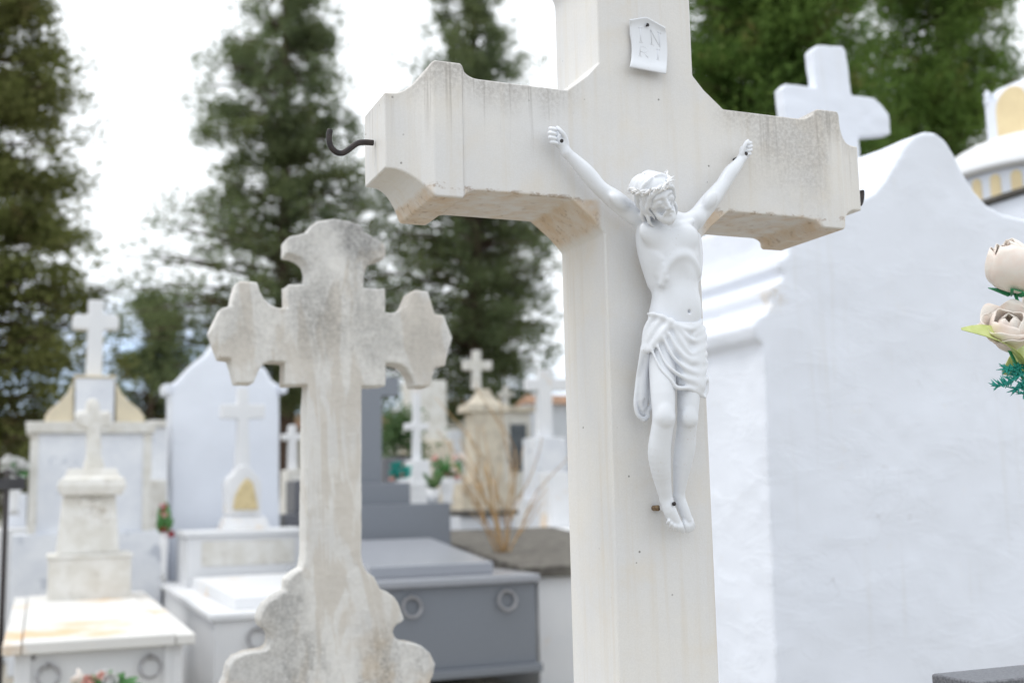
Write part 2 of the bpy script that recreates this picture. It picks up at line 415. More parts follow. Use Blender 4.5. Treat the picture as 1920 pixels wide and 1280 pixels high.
def plaster(name='whitewash', tint=(0.80, 0.835, 0.915)):
    q = NB(name)
    base = q.mix(q.rng(q.noise(3, 5, 0.6), 0.3, 0.7), tint, tuple(c*0.955 for c in tint))
    base = q.mix(q.rng(q.noise(14, 6, 0.7), 0.60, 0.80, 0, 0.35), base, (0.78, 0.74, 0.68))
    c = at(1438, 548, 2.76); v = q.n('ShaderNodeVectorMath'); v.operation = 'DISTANCE'; q.l(q.P, v.inputs[0]); v.inputs[1].default_value = tuple(c)
    chip = q.mul(q.rng(q.op('ADD', v.outputs['Value'], q.mul(q.noise(28, 5, 0.7), 0.10)), 0.135, 0.06), q.rng(q.noise(34, 6, 0.7), 0.36, 0.62))
    base = q.mix(q.mul(chip, 0.6), base, (0.62, 0.55, 0.46))          # worn, chipped corner of the cornice
    crack = q.n('ShaderNodeTexVoronoi'); crack.feature = 'DISTANCE_TO_EDGE'; crack.inputs['Scale'].default_value = 2.3
    wv = q.n('ShaderNodeVectorMath'); wv.operation = 'ADD'; nz_ = q.n('ShaderNodeTexNoise'); nz_.inputs['Scale'].default_value = 5; q.l(q.P, nz_.inputs['Vector'])
    q.l(q.P, wv.inputs[0]); q.l(nz_.outputs['Color'], wv.inputs[1]); q.l(wv.outputs[0], crack.inputs['Vector'])
    hair = q.mul(q.rng(crack.outputs['Distance'], 0.006, 0.001), q.rng(q.noise(2.2, 2), 0.52, 0.60))
    base = q.mix(q.mul(hair, 0.35), base, (0.52, 0.52, 0.54))
    run = q.mul(q.rng(q.noise(1, 5, 0.65, q.mapv((16, 16, 0.9))), 0.54, 0.72), q.rng(q.noise(1.6, 3), 0.42, 0.62))
    base = q.mix(q.mul(run, 0.30), base, (0.66, 0.655, 0.65))
    st = q.noise(5, 6, 0.6, q.mapv((1, 1, 2.4), rot=(0, R(24), 0)), 0.6)
    nm = q.bump(q.rng(st, 0.45, 0.75), 0.11, 0.02); nm = q.bump(q.noise(26, 5, 0.6), 0.07, 0.010, nm)
    return q.done(base, 0.8, nm, spec=0.2)

M_ = {}
M_['marble'] = marble_main()
M_['old'] = marble_old()
M_['wash'] = plaster()
M_['wash2'] = plaster('whitewash_old', (0.79, 0.825, 0.90))
def porcelain():
    q = NB('white_resin')
    base = q.mix(q.rng(q.noise(30, 4), 0.35, 0.65), (0.765, 0.79, 0.84), (0.74, 0.765, 0.81))
    dirt = q.mul(q.rng(q.noise(240, 4, 0.7), 0.60, 0.74), q.rng(q.noise(28, 3), 0.5, 0.62))
    base = q.mix(q.mul(dirt, 0.45), base, (0.45, 0.33, 0.22))
    nm = q.bump(q.noise(320, 3), 0.05, 0.001)
    return q.done(base, 0.34, nm, spec=0.45)
M_['resin'] = porcelain()
def porcelain_worn():
    q = NB('soiled_resin')
    dirt = q.mul(q.rng(q.noise(300, 5, 0.7), 0.52, 0.68), q.rng(q.noise(60, 4, 0.6), 0.44, 0.58))
    base = q.mix(q.mul(dirt, 0.6), (0.81, 0.82, 0.845), (0.42, 0.29, 0.18))
    return q.done(base, 0.5, q.bump(q.noise(320, 3), 0.06, 0.001), spec=0.35)
M_['soiled'] = porcelain_worn()
M_['iron'] = simple('dark_iron', (0.03, 0.028, 0.03), (0.05, 0.04, 0.038), 90, 0.55, 0.2, 300, metal=0.4)
M_['brass'] = simple('tarnished_brass', (0.30, 0.22, 0.13), (0.16, 0.10, 0.06), 200, 0.5, metal=0.6)
M_['white'] = simple('white_marble', (0.76, 0.765, 0.78), (0.72, 0.73, 0.75), 4, 0.5, 0.15, 30, stain=(0.72, 0.50, 0.26), sscale=2.2, sth=(0.60, 0.74))
M_['veined'] = simple('veined_marble', (0.77, 0.79, 0.83), (0.68, 0.705, 0.76), 5, 0.5, 0.1, 30, stain=(0.45, 0.48, 0.55), sscale=6, sth=(0.58, 0.66))
M_['rusty'] = simple('rust_streaked_marble', (0.73, 0.715, 0.69), (0.70, 0.69, 0.67), 4, 0.6, 0.1, 30, stain=(0.70, 0.46, 0.22), sscale=1.1, sth=(0.50, 0.62))
M_['pale'] = simple('pale_stone', (0.74, 0.73, 0.70), (0.64, 0.62, 0.57), 9, 0.75, 0.35, 50, stain=(0.42, 0.38, 0.32), sscale=11, sth=(0.55, 0.75))
M_['cream'] = simple('cream_stone', (0.70, 0.62, 0.46), (0.62, 0.55, 0.42), 8, 0.75, 0.2, 40)
M_['beige'] = simple('beige_sandstone', (0.70, 0.64, 0.53), (0.58, 0.52, 0.43), 6, 0.85, 0.4, 30, stain=(0.20, 0.18, 0.15), sscale=8)
M_['granite'] = simple('grey_granite', (0.235, 0.255, 0.29), (0.175, 0.19, 0.215), 160, 0.2, 0.02, 200)
M_['granite_skylit'] = simple('skylit_granite', (0.36, 0.375, 0.41), (0.29, 0.30, 0.33), 160, 0.25, 0.02, 200)  # same grey granite, lightened to paint sky reflection on lid and ledge
M_['granite_dark'] = simple('dark_granite', (0.10, 0.105, 0.12), (0.20, 0.20, 0.22), 230, 0.35)
M_['concrete'] = simple('dark_concrete', (0.15, 0.14, 0.12), (0.09, 0.08, 0.07), 14, 0.9, 0.5, 30)
M_['relief'] = simple('gilded_relief', (0.68, 0.56, 0.32), (0.55, 0.44, 0.24), 30, 0.6, 0.4, 70)
M_['yellow'] = simple('ochre_panel', (0.80, 0.66, 0.40), (0.74, 0.60, 0.36), 8, 0.7)
M_['steel'] = simple('steel', (0.42, 0.42, 0.44), (0.30, 0.29, 0.29), 50, 0.35, metal=0.8)
M_['ground'] = simple('gravel', (0.36, 0.33, 0.28), (0.27, 0.25, 0.21), 12, 0.95, 0.5, 80)
M_['paving'] = simple('pale_paving', (0.55, 0.51, 0.45), (0.45, 0.42, 0.36), 7, 0.9, 0.3, 40)
M_['terracotta'] = simple('terracotta', (0.42, 0.25, 0.16), (0.32, 0.20, 0.14), 9, 0.85)
M_['glass'] = simple('dark_glass', (0.05, 0.06, 0.07), (0.09, 0.10, 0.11), 5, 0.12)
M_['bark'] = simple('bark', (0.13, 0.085, 0.06), (0.07, 0.05, 0.04), 12, 0.95, 0.6, 30)
M_['twig'] = simple('dry_twig', (0.50, 0.34, 0.17), (0.38, 0.24, 0.12), 20, 0.85)
M_['slate'] = simple('slate_sign', (0.03, 0.03, 0.035), (0.05, 0.05, 0.055), 20, 0.5)
def petal(name, a, b):
    q = NB(name); col = q.mix(q.rng(q.noise(25, 5, 0.6), 0.35, 0.65), a, b)
    nm = q.bump(q.noise(1, 4, 0.6, q.mapv((140, 140, 30))), 0.12, 0.002)
    m_ = q.done(col, 0.7, nm, spec=0.2)
    tr = q.n('ShaderNodeBsdfTranslucent'); q.l(col, tr.inputs[0]); ms = q.n('ShaderNodeMixShader'); ms.inputs[0].default_value = 0.2
    q.l(q.b.outputs[0], ms.inputs[1]); q.l(tr.outputs[0], ms.inputs[2]); q.l(ms.outputs[0], q.t.nodes['Material Output'].inputs[0])
    return m_
M_['rose'] = petal('ivory_petal', (0.94, 0.90, 0.85), (0.93, 0.81, 0.74))
M_['pink'] = petal('pink_petal', (0.78, 0.40, 0.36), (0.82, 0.58, 0.50))
M_['red'] = petal('red_petal', (0.55, 0.04, 0.06), (0.42, 0.03, 0.04))
M_['whitepetal'] = petal('white_petal', (0.80, 0.80, 0.78), (0.72, 0.72, 0.72))
M_['lime'] = simple('lime_leaf', (0.36, 0.44, 0.09), (0.55, 0.60, 0.26), 12, 0.5)
M_['green'] = simple('green_leaf', (0.07, 0.20, 0.05), (0.10, 0.26, 0.09), 15, 0.5)
M_['sepal'] = simple('green_sepal', (0.02, 0.22, 0.09), (0.03, 0.30, 0.12), 15, 0.5)
M_['teal'] = simple('teal_sprig', (0.01, 0.24, 0.21), (0.02, 0.34, 0.28), 25, 0.5)
def foliage(name, a, b, c):
    q = NB(name)
    col = q.mix(q.rng(q.noise(0.55, 3, 0.6), 0.38, 0.62), a, b)
    col = q.mix(q.rng(q.noise(1.7, 4, 0.65), 0.56, 0.70, 0, 0.85), col, c)
    col = q.mix(q.rng(q.noise(9, 2), 0.35, 0.65, 0, 0.4), col, tuple(x*0.55 for x in a))
    m_ = q.done(col, 0.75, spec=0.2)
    tr = q.n('ShaderNodeBsdfTranslucent'); q.l(q.mix(0.5, col, (0.12, 0.17, 0.04)), tr.inputs[0])       # light through the leaves
    ms = q.n('ShaderNodeMixShader'); ms.inputs[0].default_value = 0.45
    q.l(q.b.outputs[0], ms.inputs[1]); q.l(tr.outputs[0], ms.inputs[2])
    q.l(ms.outputs[0], q.t.nodes['Material Output'].inputs[0])
    return m_
M_['fol_a'] = foliage('cypress_foliage', (0.165, 0.180, 0.062), (0.235, 0.245, 0.090), (0.230, 0.160, 0.085))
M_['fol_b'] = foliage('cedar_foliage', (0.165, 0.210, 0.120), (0.235, 0.275, 0.140), (0.265, 0.275, 0.120))
M_['fol_c'] = foliage('bright_foliage', (0.120, 0.215, 0.050), (0.200, 0.310, 0.075), (0.240, 0.150, 0.070))
M_['fol_d'] = foliage('bush_foliage', (0.09, 0.16, 0.07), (0.16, 0.26, 0.12), (0.22, 0.34, 0.18))

# ------------------------------------------------------------------ ground
g = MB(); g.add([(-900, -300, 0), (900, -300, 0), (900, 1500, 0), (-900, 1500, 0)], [(0, 1, 2, 3)])
o = g.build('ground', M_['ground']); o['kind'] = 'structure'

# ------------------------------------------------------------------ the large cross
def big_cross():
    root = thing('marble_cross', 'large pale marble cross with flared arm ends carrying the white crucifix figure', 'stone cross', (CX, CY, 0))
    h, c, ah, zc = 0.085, 0.0554, 0.0859, 0.1363
    L1, L2, L3, p, fh, tp, th, d = 0.3166, 0.3611, 0.4261, 0.0114, 0.1023, 0.0230, 0.0576, 0.1595
    st = [(h+c, ah, 0.0)]
    for i in range(7):
        u = i/6*0.995; e = 1-math.sqrt(1-u*u); st.append((L1-0.030+0.030*u, ah+(fh-ah)*e, -p*e))
    st += [(L1+0.0006, fh, -p), (L2, fh, -p)]
    for i in range(1, 9):
        u = i/8; e = (1-u)**2.1
        st.append((L2+(L3-L2)*u*0.86 if i < 8 else L3-0.009, th+(fh-th)*e, -p+(tp+p)*(1-e)))
    st.append((L3, th, tp))
    up_st = [(zc, h, 0.0)] + [(x, hh+h-ah, f) for x, hh, f in st[1:]]
    b = MB()
    # outline: list of (x, z, y_front), anticlockwise from the foot
    foot = -0.93
    ch = lambda sx, sz: [(sx*(h+c*0.36), sz*(ah+(zc-ah)*0.56), 0.0)]      # slight hollow in the corner
    out_ = []
    out_ += [(h, foot, 0.0), (h, -zc, 0.0)] + ch(1, -1)
    out_ += [(x, -hh, f) for x, hh, f in st] + [(x, hh, f) for x, hh, f in reversed(st)]
    out_ += ch(1, 1) + [(hh, z, f) for z, hh, f in up_st] + [(-hh, z, f) for z, hh, f in reversed(up_st)] + ch(-1, 1)
    out_ += [(-x, hh, f) for x, hh, f in st] + [(-x, -hh, f) for x, hh, f in reversed(st)]
    out_ += ch(-1, -1) + [(-h, -zc, 0.0), (-h, foot, 0.0)]
    n = len(out_)
    V = [(CX+x, CY+f, CZ+z) for x, z, f in out_] + [(CX+x, CY+d-f, CZ+z) for x, z, f in out_]
    Fs = [(i, n+i, n+(i+1) % n, (i+1) % n) for i in range(n)]
    ns = len(st); nu = len(up_st)
    ia = 3; ib = ia+ns; ic = ib+ns+1; idd = ic+nu; ie = idd+nu+1; ig = ie+ns
    def strips(s0, k, s1):
        for j in range(k-1):
            q_ = (s0+j, s0+j+1, s1-j-1, s1-j)
            Fs.append(q_); Fs.append(tuple(n+t for t in reversed(q_)))
    strips(ia, ns, ib+ns-1); strips(ic, nu, idd+nu-1); strips(ie, ns, ig+ns-1)
    cen = [1, 2, ia, ib+ns-1, ib+ns, ic, idd+nu-1, idd+nu, ie, ig+ns-1, ig+ns, n-2]
    Fs.append(tuple(cen)); Fs.append(tuple(n+t for t in reversed(cen)))
    q_ = (0, 1, n-2, n-1); Fs.append(q_); Fs.append(tuple(n+t for t in reversed(q_)))
    b.add(V, Fs)
    o = b.build('shaft', M_['marble'], root, bevel=0.0032, seg=3)
    o.modifiers['bevel'].use_clamp_overlap = False
    Yh = CY+0.075
    def hook(pp):
        t = MB(); t.tube([at(x, y, Yh) for x, y in pp], [0.0044]*(len(pp)-1)+[0.004], 12)
        return t
    def sm(pp, k=4):
        res = []
        for i in range(len(pp)-1):
            p0 = pp[max(i-1, 0)]; p1 = pp[i]; p2 = pp[i+1]; p3 = pp[min(i+2, len(pp)-1)]
            for j in range(k):
                t = j/k
                res.append(tuple(0.5*(2*b_+(c_-a_)*t+(2*a_-5*b_+4*c_-d_)*t*t+(-a_+3*b_-3*c_+d_)*t**3) for a_, b_, c_, d_ in zip(p0, p1, p2, p3)))
        return res+[pp[-1]]
    hook(sm([(700, 268), (684, 267), (670, 269), (657, 278), (643, 287), (630, 285), (620, 274), (617, 258), (619, 243)])).build('hook', M_['iron'], root)
    hook(sm([(1590, 372), (1600, 373), (1607, 379), (1612, 383), (1615, 376), (1616.5, 366), (1616, 357)])).build('hook', M_['iron'], root)
    b = MB(); b.box(CX-0.17, CX+0.17, CY-0.07, CY+0.23, 0, CZ-0.93); b.build('pedestal', M_['marble'], root, bevel=0.008)
    return root, sm
cross_root, spline = big_cross()

# ------------------------------------------------------------------ scroll plaque with raised letters
def plaque():
    c = at(1215, 139, CY)
    root = thing('scroll_plaque', 'small white scroll plaque with raised letters INRI pinned high on the large cross', 'plaque', (c.x, CY, c.z))
    nu, nv = 14, 26
    V = []; Fq = []
    TL, TM, TR = (1180.5, 38), (1213, 31.5), (1247.5, 52)
    BL, BR = (1180, 126), (1249, 139)
    def edge(v, side):
        if side < 0:
            y = 38+(126-38)*v; x = 1180.5+(5.0 if 0.3 < v else 0)*math.sin((v-0.3)/0.7*math.pi)+0.8*math.sin(v*7)
        else:
            y = 52+(139-52)*v; x = 1247.5+3.5*math.sin(v*math.pi*0.9)
        return x, y
    def S(u, v, off=0.0):
        a = edge(v, -1); b_ = edge(v, 1)
        x = a[0]+(b_[0]-a[0])*u; y = a[1]+(b_[1]-a[1])*u
        y -= (1-v)**3*12.5*(1-abs(u-0.47)/0.5 if u < 0.47 else 1-abs(u-0.47)/0.53)
        t = 0.006+0.006*v**3+0.0045*max(0, 1-v/0.16)**2+0.003*(2*u-1)**2 - 0.003*math.sin(v*math.pi)
        t += 0.007*max(0, (v-0.72)/0.28)**1.6-0.004*max(0, (v-0.93)/0.07)
        return at(x, y, CY-t-off)
    for j in range(nv+1):
        for i in range(nu+1): V.append(tuple(S(i/nu, j/nv)))
    for j in range(nv):
        for i in range(nu): Fq.append((j*(nu+1)+i, (j+1)*(nu+1)+i, (j+1)*(nu+1)+i+1, j*(nu+1)+i+1))
    m_ = MB(); m_.add(V, Fq, True)
    o = m_.build('scroll', M_['resin'], root)
    s_ = o.modifiers.new('thickness', 'SOLIDIFY'); s_.thickness = 0.0032; s_.offset = 0
    bv = o.modifiers.new('bevel', 'BEVEL'); bv.width = 0.0009; bv.segments = 2; bv.limit_method = 'ANGLE'; bv.angle_limit = R(40)
    def letter(strokes):
        t = MB()
        for st_ in strokes:
            pp = [S(u, v, 0.0011) for u, v in st_]
            t.tube(pp, 0.0012, 6)
        return t.build('letter', M_['resin'], root)
    def I(u, v0, v1, w_): return [[(u, v0), (u, v1)], [(u-w_, v0), (u+w_, v0)], [(u-w_, v1), (u+w_, v1)]]
    letter(I(0.27, 0.17, 0.45, 0.05))
    letter([[(0.57, 0.45), (0.57, 0.18), (0.80, 0.46), (0.80, 0.17)], [(0.52, 0.45), (0.62, 0.45)], [(0.75, 0.17), (0.85, 0.17)]])
    letter([[(0.23, 0.74), (0.23, 0.53), (0.36, 0.53), (0.42, 0.56), (0.42, 0.61), (0.36, 0.64), (0.24, 0.64)], [(0.33, 0.64), (0.46, 0.74)], [(0.18, 0.74), (0.28, 0.74)]])
    letter(I(0.74, 0.52, 0.74, 0.05))
    t = MB(); p0 = at(1214.5, 47, CY-0.0105); t.ball(p0, 0.0028, 8, (1, 0.5, 1)); t.tube([p0, (p0.x, CY-0.006, p0.z)], 0.0014, 8)
    t.build('nail', M_['iron'], root)
plaque()

# ------------------------------------------------------------------ the crucified figure
PX = 0.000813
def F(x, y, t): return np.array(at(x, y, CY-t))
def Z1(x, y, t): return F(960+x/3.048, 200+y/3.048, t)       # readings off enlarged crops of the photo
def Z2(x, y, t): return F(1100+x/2.782, 560+y/2.782, t)

def figure():
    base = at(1255, 1000, CY)
    root = thing('crucifix_figure', 'white sculpted crucified man with thorn crown and loincloth, nailed to the large marble cross', 'crucifix figure', (base.x, CY, base.z))
    lo = F(1020, 1010, 0.13).min(), 0
    g = Grid((F(1018, 600, 0.03)[0]-0.012, CY-0.135, F(1260, 1003, 0.0)[2]-0.01), (F(1412, 280, 0.03)[0]+0.02, CY-0.0005, F(1050, 228, 0.03)[2]+0.012), 0.00125)
    r = lambda px: px*PX
    # torso
    g.ell(F(1250, 448, .043), (.049, .028, .040), k=0)
    g.ell(F(1258, 488, .045), (.0475, .030, .046), k=.02)
    g.ell(F(1266, 545, .043), (.037, .026, .050), k=.02)
    g.ell(F(1264, 605, .043), (.043, .028, .042), k=.02)
    for pts, rad in (([(1208, 440, .036), (1214, 480, .036), (1224, 530, .038)], [9, 9, 5]), ([(1306, 445, .04), (1310, 480, .04), (1308, 520, .04)], [9, 8, 5])):
        g.chain([F(*p) for p in pts], [r(x) for x in rad], .016)
    # shoulders, neck
    g.chain([F(1250, 420, .048), F(1244, 392, .066)], [r(16), r(15)], .014)
    g.chain([F(1247, 408, .047), F(1215, 405, .042), F(1190, 402, .038)], [r(15), r(16), r(18)], .014)
    g.chain([F(1250, 412, .049), F(1280, 415, .045), F(1304, 410, .040)], [r(15), r(15), r(17)], .014)
    # arms
    g.chain([F(1190, 403, .038), F(1172, 390, .036), F(1152, 374, .034), F(1136, 362, .032), F(1124, 352, .031), F(1110, 336, .029), F(1098, 322, .027), F(1080, 303, .025), F(1062, 286, .023)],
            [r(x) for x in (18, 18.5, 18, 15.5, 14.5, 15.2, 15, 12, 9.2)], .006)
    g.chain([F(1304, 411, .040), F(1318, 394, .038), F(1333, 375, .037), F(1346, 358, .036), F(1356, 345, .035), F(1364, 332, .034), F(1372, 321, .033), F(1383, 308, .031), F(1391, 297, .029)],
            [r(x) for x in (17.5, 18, 17.5, 15, 13.8, 14.2, 13.6, 10.8, 8.6)], .006)
    g.ell(F(1160, 378, .050), (.016, .007, .009), [(0.8, 0, -0.6), (0, 1, 0), (0.6, 0, 0.8)], .008)       # biceps
    g.ell(F(1332, 374, .054), (.015, .007, .009), [(0.55, 0, 0.83), (0, 1, 0), (-0.83, 0, 0.55)], .008)
    # chest
    g.ell(F(1226, 438, .063), (.025, .011, .019), [(0.95, 0, -0.3), (0, 1, 0), (0.3, 0, 0.95)], .010)
    g.ell(F(1284, 445, .065), (.023, .011, .018), [(0.95, 0, 0.3), (0, 1, 0), (-0.3, 0, 0.95)], .010)
    g.chain([F(1243, 418, .066), F(1222, 413, .062), F(1203, 405, .055)], r(3.2), .006)                    # collar bones
    g.chain([F(1258, 420, .068), F(1280, 420, .064), F(1298, 415, .058)], r(3.2), .006)
    g.chain([F(1256, 425, .083), F(1262, 470, .085)], [r(2.6), r(2.2)], .006, 'sub')
    # rib arch, hollow under it, ribs of the side
    g.chain([F(1240, 532, .064), F(1250, 503, .070), F(1266, 483, .073), F(1284, 478, .073), F(1300, 490, .068), F(1310, 512, .060)], r(3.2), .012)
    g.ell(F(1284, 519, .0875), (.019, .0165, .024), k=.012, op='sub')
    for i in range(4):
        dx = 3.5*i
        g.chain([F(1211+dx, 466+13*i, .044), F(1224+dx, 474+13*i, .058), F(1240+dx*0.8, 486+12*i, .068)], [r(2.0), r(2.4), r(1.2)], .008)
    # belly, navel
    g.ell(F(1281, 573, .054), (.025, .0165, .029), k=.016)
    nv = F(1291, 584, .0715)
    g.ell(nv, (.0022, .004, .0028), k=.003, op='sub')
    # legs (the figure's left one first)
    g.chain([F(1290, 648, .048), F(1293, 695, .056), F(1291, 740, .062), F(1289, 785, .063)], [r(x) for x in (27, 24, 21, 18.5)], .010)
    g.chain([F(1289, 785, .063), F(1286, 815, .053), F(1284, 838, .046), F(1279, 870, .040), F(1275, 905, .032), F(1273, 929, .026)], [r(x) for x in (18.2, 18.3, 19.4, 17, 12.6, 10)], .003)
    g.ell(F(1290, 782, .074), (.009, .005, .012), k=.008)
    g.chain([F(1273, 929, .026), F(1281, 953, .026), F(1289, 973, .025)], [r(10), r(10.5), r(9.5)], .003)
    g.chain([F(1273, 929, .024), F(1272, 945, .014)], [r(9), r(8)], .004)
    for (bx, by), (tx, ty), rr in (((1283, 976), (1286, 994), 4.4), ((1288, 978), (1291, 995), 3.5), ((1292, 978), (1295.5, 993.5), 3.3), ((1295, 976), (1299, 991), 3.2), ((1297, 973), (1301.5, 986), 3.0)):
        mx_ = ((bx+tx)/2, (by+ty)/2)
        g.chain([F(bx, by, .027), F(mx_[0], mx_[1], .030), F(tx, ty, .0265)], [r(rr), r(rr*0.92), r(rr*0.95)], .0018)
    g.chain([F(1244, 640, .048), F(1243, 690, .058), F(1243, 740, .067), F(1245, 783, .071)], [r(x) for x in (29, 25.5, 22.3, 20)], .003)
    g.chain([F(1245, 783, .071), F(1239, 818, .062), F(1236, 848, .055), F(1239, 880, .048), F(1243, 905, .041), F(1249, 935, .035)], [r(x) for x in (19.8, 20, 20.8, 18.4, 15, 11.4)], .003)
    g.ell(F(1247, 779, .082), (.009, .006, .013), k=.009)
    g.chain([F(1249, 935, .035), F(1256, 957, .037), F(1266, 978, .034)], [r(11.2), r(12), r(11)], .003)
    g.chain([F(1249, 935, .032), F(1246, 950, .018)], [r(10), r(9)], .005)
    for (bx, by), (tx, ty), rr in (((1256, 973), (1251.5, 979.5), 3.2), ((1260, 977), (1257.5, 986), 3.4), ((1265, 980), (1264.5, 990.5), 3.6), ((1270, 981), (1271.5, 993), 3.8), ((1275.5, 981), (1279.5, 994.5), 5.0)):
        mx_ = ((bx+tx)/2, (by+ty)/2)
        g.chain([F(bx, by, .037), F(mx_[0], mx_[1], .041), F(tx, ty, .036)], [r(rr), r(rr*0.93), r(rr*0.96)], .0018)
    # hand on the viewer's left: palm to the viewer, fingers closed over it
    g.ell(F(1053, 266, .021), (.0105, .0066, .0125), [(0.75, 0, -0.66), (0, 1, 0), (0.66, 0, 0.75)], .005)
    g.chain([F(1062, 286, .023), F(1055, 270, .022)], [r(9), r(9.5)], .005)
    for i, (y, L_, rr) in enumerate(((241.5, 0, 4.4), (249.5, -1.0, 4.6), (258, -0.5, 4.5), (266.5, 2.0, 4.2))):
        kn = F(1042+L_*0.5+i*0.8, y+3, .014); pip = F(1033.5+L_, y, .0175); dip = F(1033+L_, y+0.3, .0265); tip = F(1042+L_, y+2.0, .0305)
        g.chain([F(1050, 262, .018), kn, pip, dip, tip], [r(6), r(4.6), r(rr), r(rr*0.95), r(rr*0.8)], .0012)
    g.chain([F(1062, 270, .026), F(1058.5, 256, .029), F(1052, 247, .030), F(1045, 239.5, .026)], [r(5.4), r(5.0), r(4.4), r(3.6)], .0018)
    # hand on the viewer's right, seen more from its thumb side
    g.ell(F(1396, 286, .027), (.0072, .0070, .0115), [(0.9, 0, 0.42), (0, 1, 0), (-0.42, 0, 0.9)], .005)
    g.chain([F(1391, 297, .029), F(1396, 284, .027)], [r(8.5), r(8.5)], .004)
    for i, (y, L_, rr) in enumerate(((268, 0, 3.5), (274.5, 1, 3.6), (281.5, 0.8, 3.5), (288.5, -1, 3.2))):
        kn = F(1400+L_, y+3, .021); pip = F(1406+L_, y, .0235); dip = F(1407.5+L_, y, .031); tip = F(1401.5+L_, y+1.5, .035)
        g.chain([F(1396, 284, .024), kn, pip, dip, tip], [r(5), r(3.8), r(rr), r(rr*0.95), r(rr*0.8)], .0012)
    g.chain([F(1391, 289, .034), F(1395, 276, .036), F(1399, 268, .036), F(1402.5, 263.5, .032)], [r(4.6), r(4.3), r(3.8), r(3.0)], .0018)
    # head
    hs = 0.0695
    az, pt, rl = R(4), R(22), R(-29)
    f = np.array([math.sin(az)*math.cos(pt), -math.cos(az)*math.cos(pt), -math.sin(pt)])
    r_ = np.cross(np.array([0, 0, 1.0]), -f)*-1
    r_ = np.cross(f, np.array([0, 0, 1.0])); r_ /= np.linalg.norm(r_)      # image-right side is -r_ ? fixed below
    if r_[0] < 0: r_ = -r_
    u_ = np.cross(r_, f); u_ = u_ if u_[2] > 0 else -u_
    a_ = r_*math.cos(rl)-u_*math.sin(rl); b_ = r_*math.sin(rl)+u_*math.cos(rl)
    r_, u_ = a_, b_
    Hc = F(1229, 369, .084)
    H = lambda x, y, z: Hc+hs*(x*r_+y*f+z*u_)
    Mx = [r_, f, u_]
    E_ = lambda c, s, k=.004, op='add': g.ell(H(*c), tuple(hs*q for q in s), Mx, k, op)
    C_ = lambda pts, rad, k=.003, op='add': g.chain([H(*p) for p in pts], [hs*q for q in rad] if hasattr(rad, '__len__') else hs*rad, k, op)
    E_((0, -.08, .17), (.345, .43, .34), .006)
    E_((0, .15, -.12), (.255, .27, .36), .012)
    E_((0, .27, -.42), (.13, .12, .10), .010)
    C_([(-.19, .33, .075), (0, .385, .06), (.19, .33, .075)], .045, .006)
    E_((-.125, .43, -.02), (.085, .075, .055), .007, 'sub'); E_((.125, .43, -.02), (.085, .075, .055), .007, 'sub')
    E_((-.125, .335, -.015), (.078, .055, .045), .002); E_((.125, .335, -.015), (.078, .055, .045), .002)
    C_([(-.195, .325, -.035), (-.125, .388, -.052), (-.06, .36, -.035)], .010, .0012); C_([(.195, .325, -.035), (.125, .388, -.052), (.06, .36, -.035)], .010, .0012)
    C_([(0, .375, .04), (0, .45, -.09), (0, .495, -.175)], [.032, .036, .046], .004)
    E_((-.052, .43, -.185), (.034, .045, .028), .003); E_((.052, .43, -.185), (.034, .045, .028), .003)
    E_((-.185, .235, -.11), (.085, .085, .07), .010); E_((.185, .235, -.11), (.085, .085, .07), .010)
    E_((-.16, .30, -.26), (.07, .06, .09), .012, 'sub'); E_((.16, .30, -.26), (.07, .06, .09), .012, 'sub')
    C_([(-.09, .375, -.305), (0, .425, -.285), (.09, .375, -.305)], [.018, .026, .018], .002)
    C_([(-.075, .375, -.335), (0, .415, -.340), (.075, .375, -.335)], [.018, .030, .018], .002)
    C_([(-.085, .41, -.318), (0, .45, -.312), (.085, .41, -.318)], .009, .002, 'sub')
    # moustache and beard
    for s_ in (-1, 1):
        C_([(s_*.01, .435, -.238), (s_*.075, .405, -.27), (s_*.135, .345, -.345)], [.022, .028, .018], .003)
        for (x0, y0, z0), (x1, y1, z1) in (((.20, .20, -.24), (.16, .22, -.46)), ((.17, .27, -.33), (.11, .29, -.53)), ((.11, .33, -.39), (.06, .33, -.57)), ((.04, .36, -.41), (.025, .34, -.58))):
            C_([(s_*x0, y0, z0), (s_*(x0+x1)/2*1.06, (y0+y1)/2+.03, (z0+z1)/2), (s_*x1, y1, z1)], [.04, .045, .016], .004)
    body = g.mesh('body', M_['resin'], root, 1, 0.4)

    # hair: cap and long locks
    hg = Grid(Hc-np.array([.062, .075, .085]), Hc+np.array([.062, .06, .06]), 0.001)
    hE = lambda c, s, k=.004, op='add': hg.ell(H(*c), tuple(hs*q for q in s), Mx, k, op)
    hC = lambda pts, rad, k=.003, op='add': hg.chain([H(*p) for p in pts], [hs*q for q in rad] if hasattr(rad, '__len__') else hs*rad, k, op)
    hE((0, -.10, .185), (.375, .445, .345), .004)
    hE((0, .42, -.05), (.26, .34, .34), .006, 'sub')
    for i in range(7):
        a = -0.9+0.3*i
        hC([(0.02, .10-.05*i, .55-.012*i), (-.25, .12-.08*i, .48), (-.41, .13-.085*i, .25)], .012, .005, 'sub')
        hC([(0.02, .10-.05*i, .55-.012*i), (.25, .12-.08*i, .48), (.41, .13-.085*i, .25)], .012, .005, 'sub')
    hrs = random.Random(6)
    for i in range(5):                       # broad soft locks over the crown of the head
        y0 = .14-.125*i+hrs.uniform(-.03, .03)
        for s_ in (-1, 1):
            w1, w2 = hrs.uniform(-.05, .05), hrs.uniform(-.06, .06)
            hC([(s_*.04, y0, .495-.03*abs(y0+.1)), (s_*.20, y0-.02+w1, .435), (s_*.31, y0-.03+w2, .33), (s_*.355, y0-.02, .22)], [.02, .05, .055, .045], .0028)
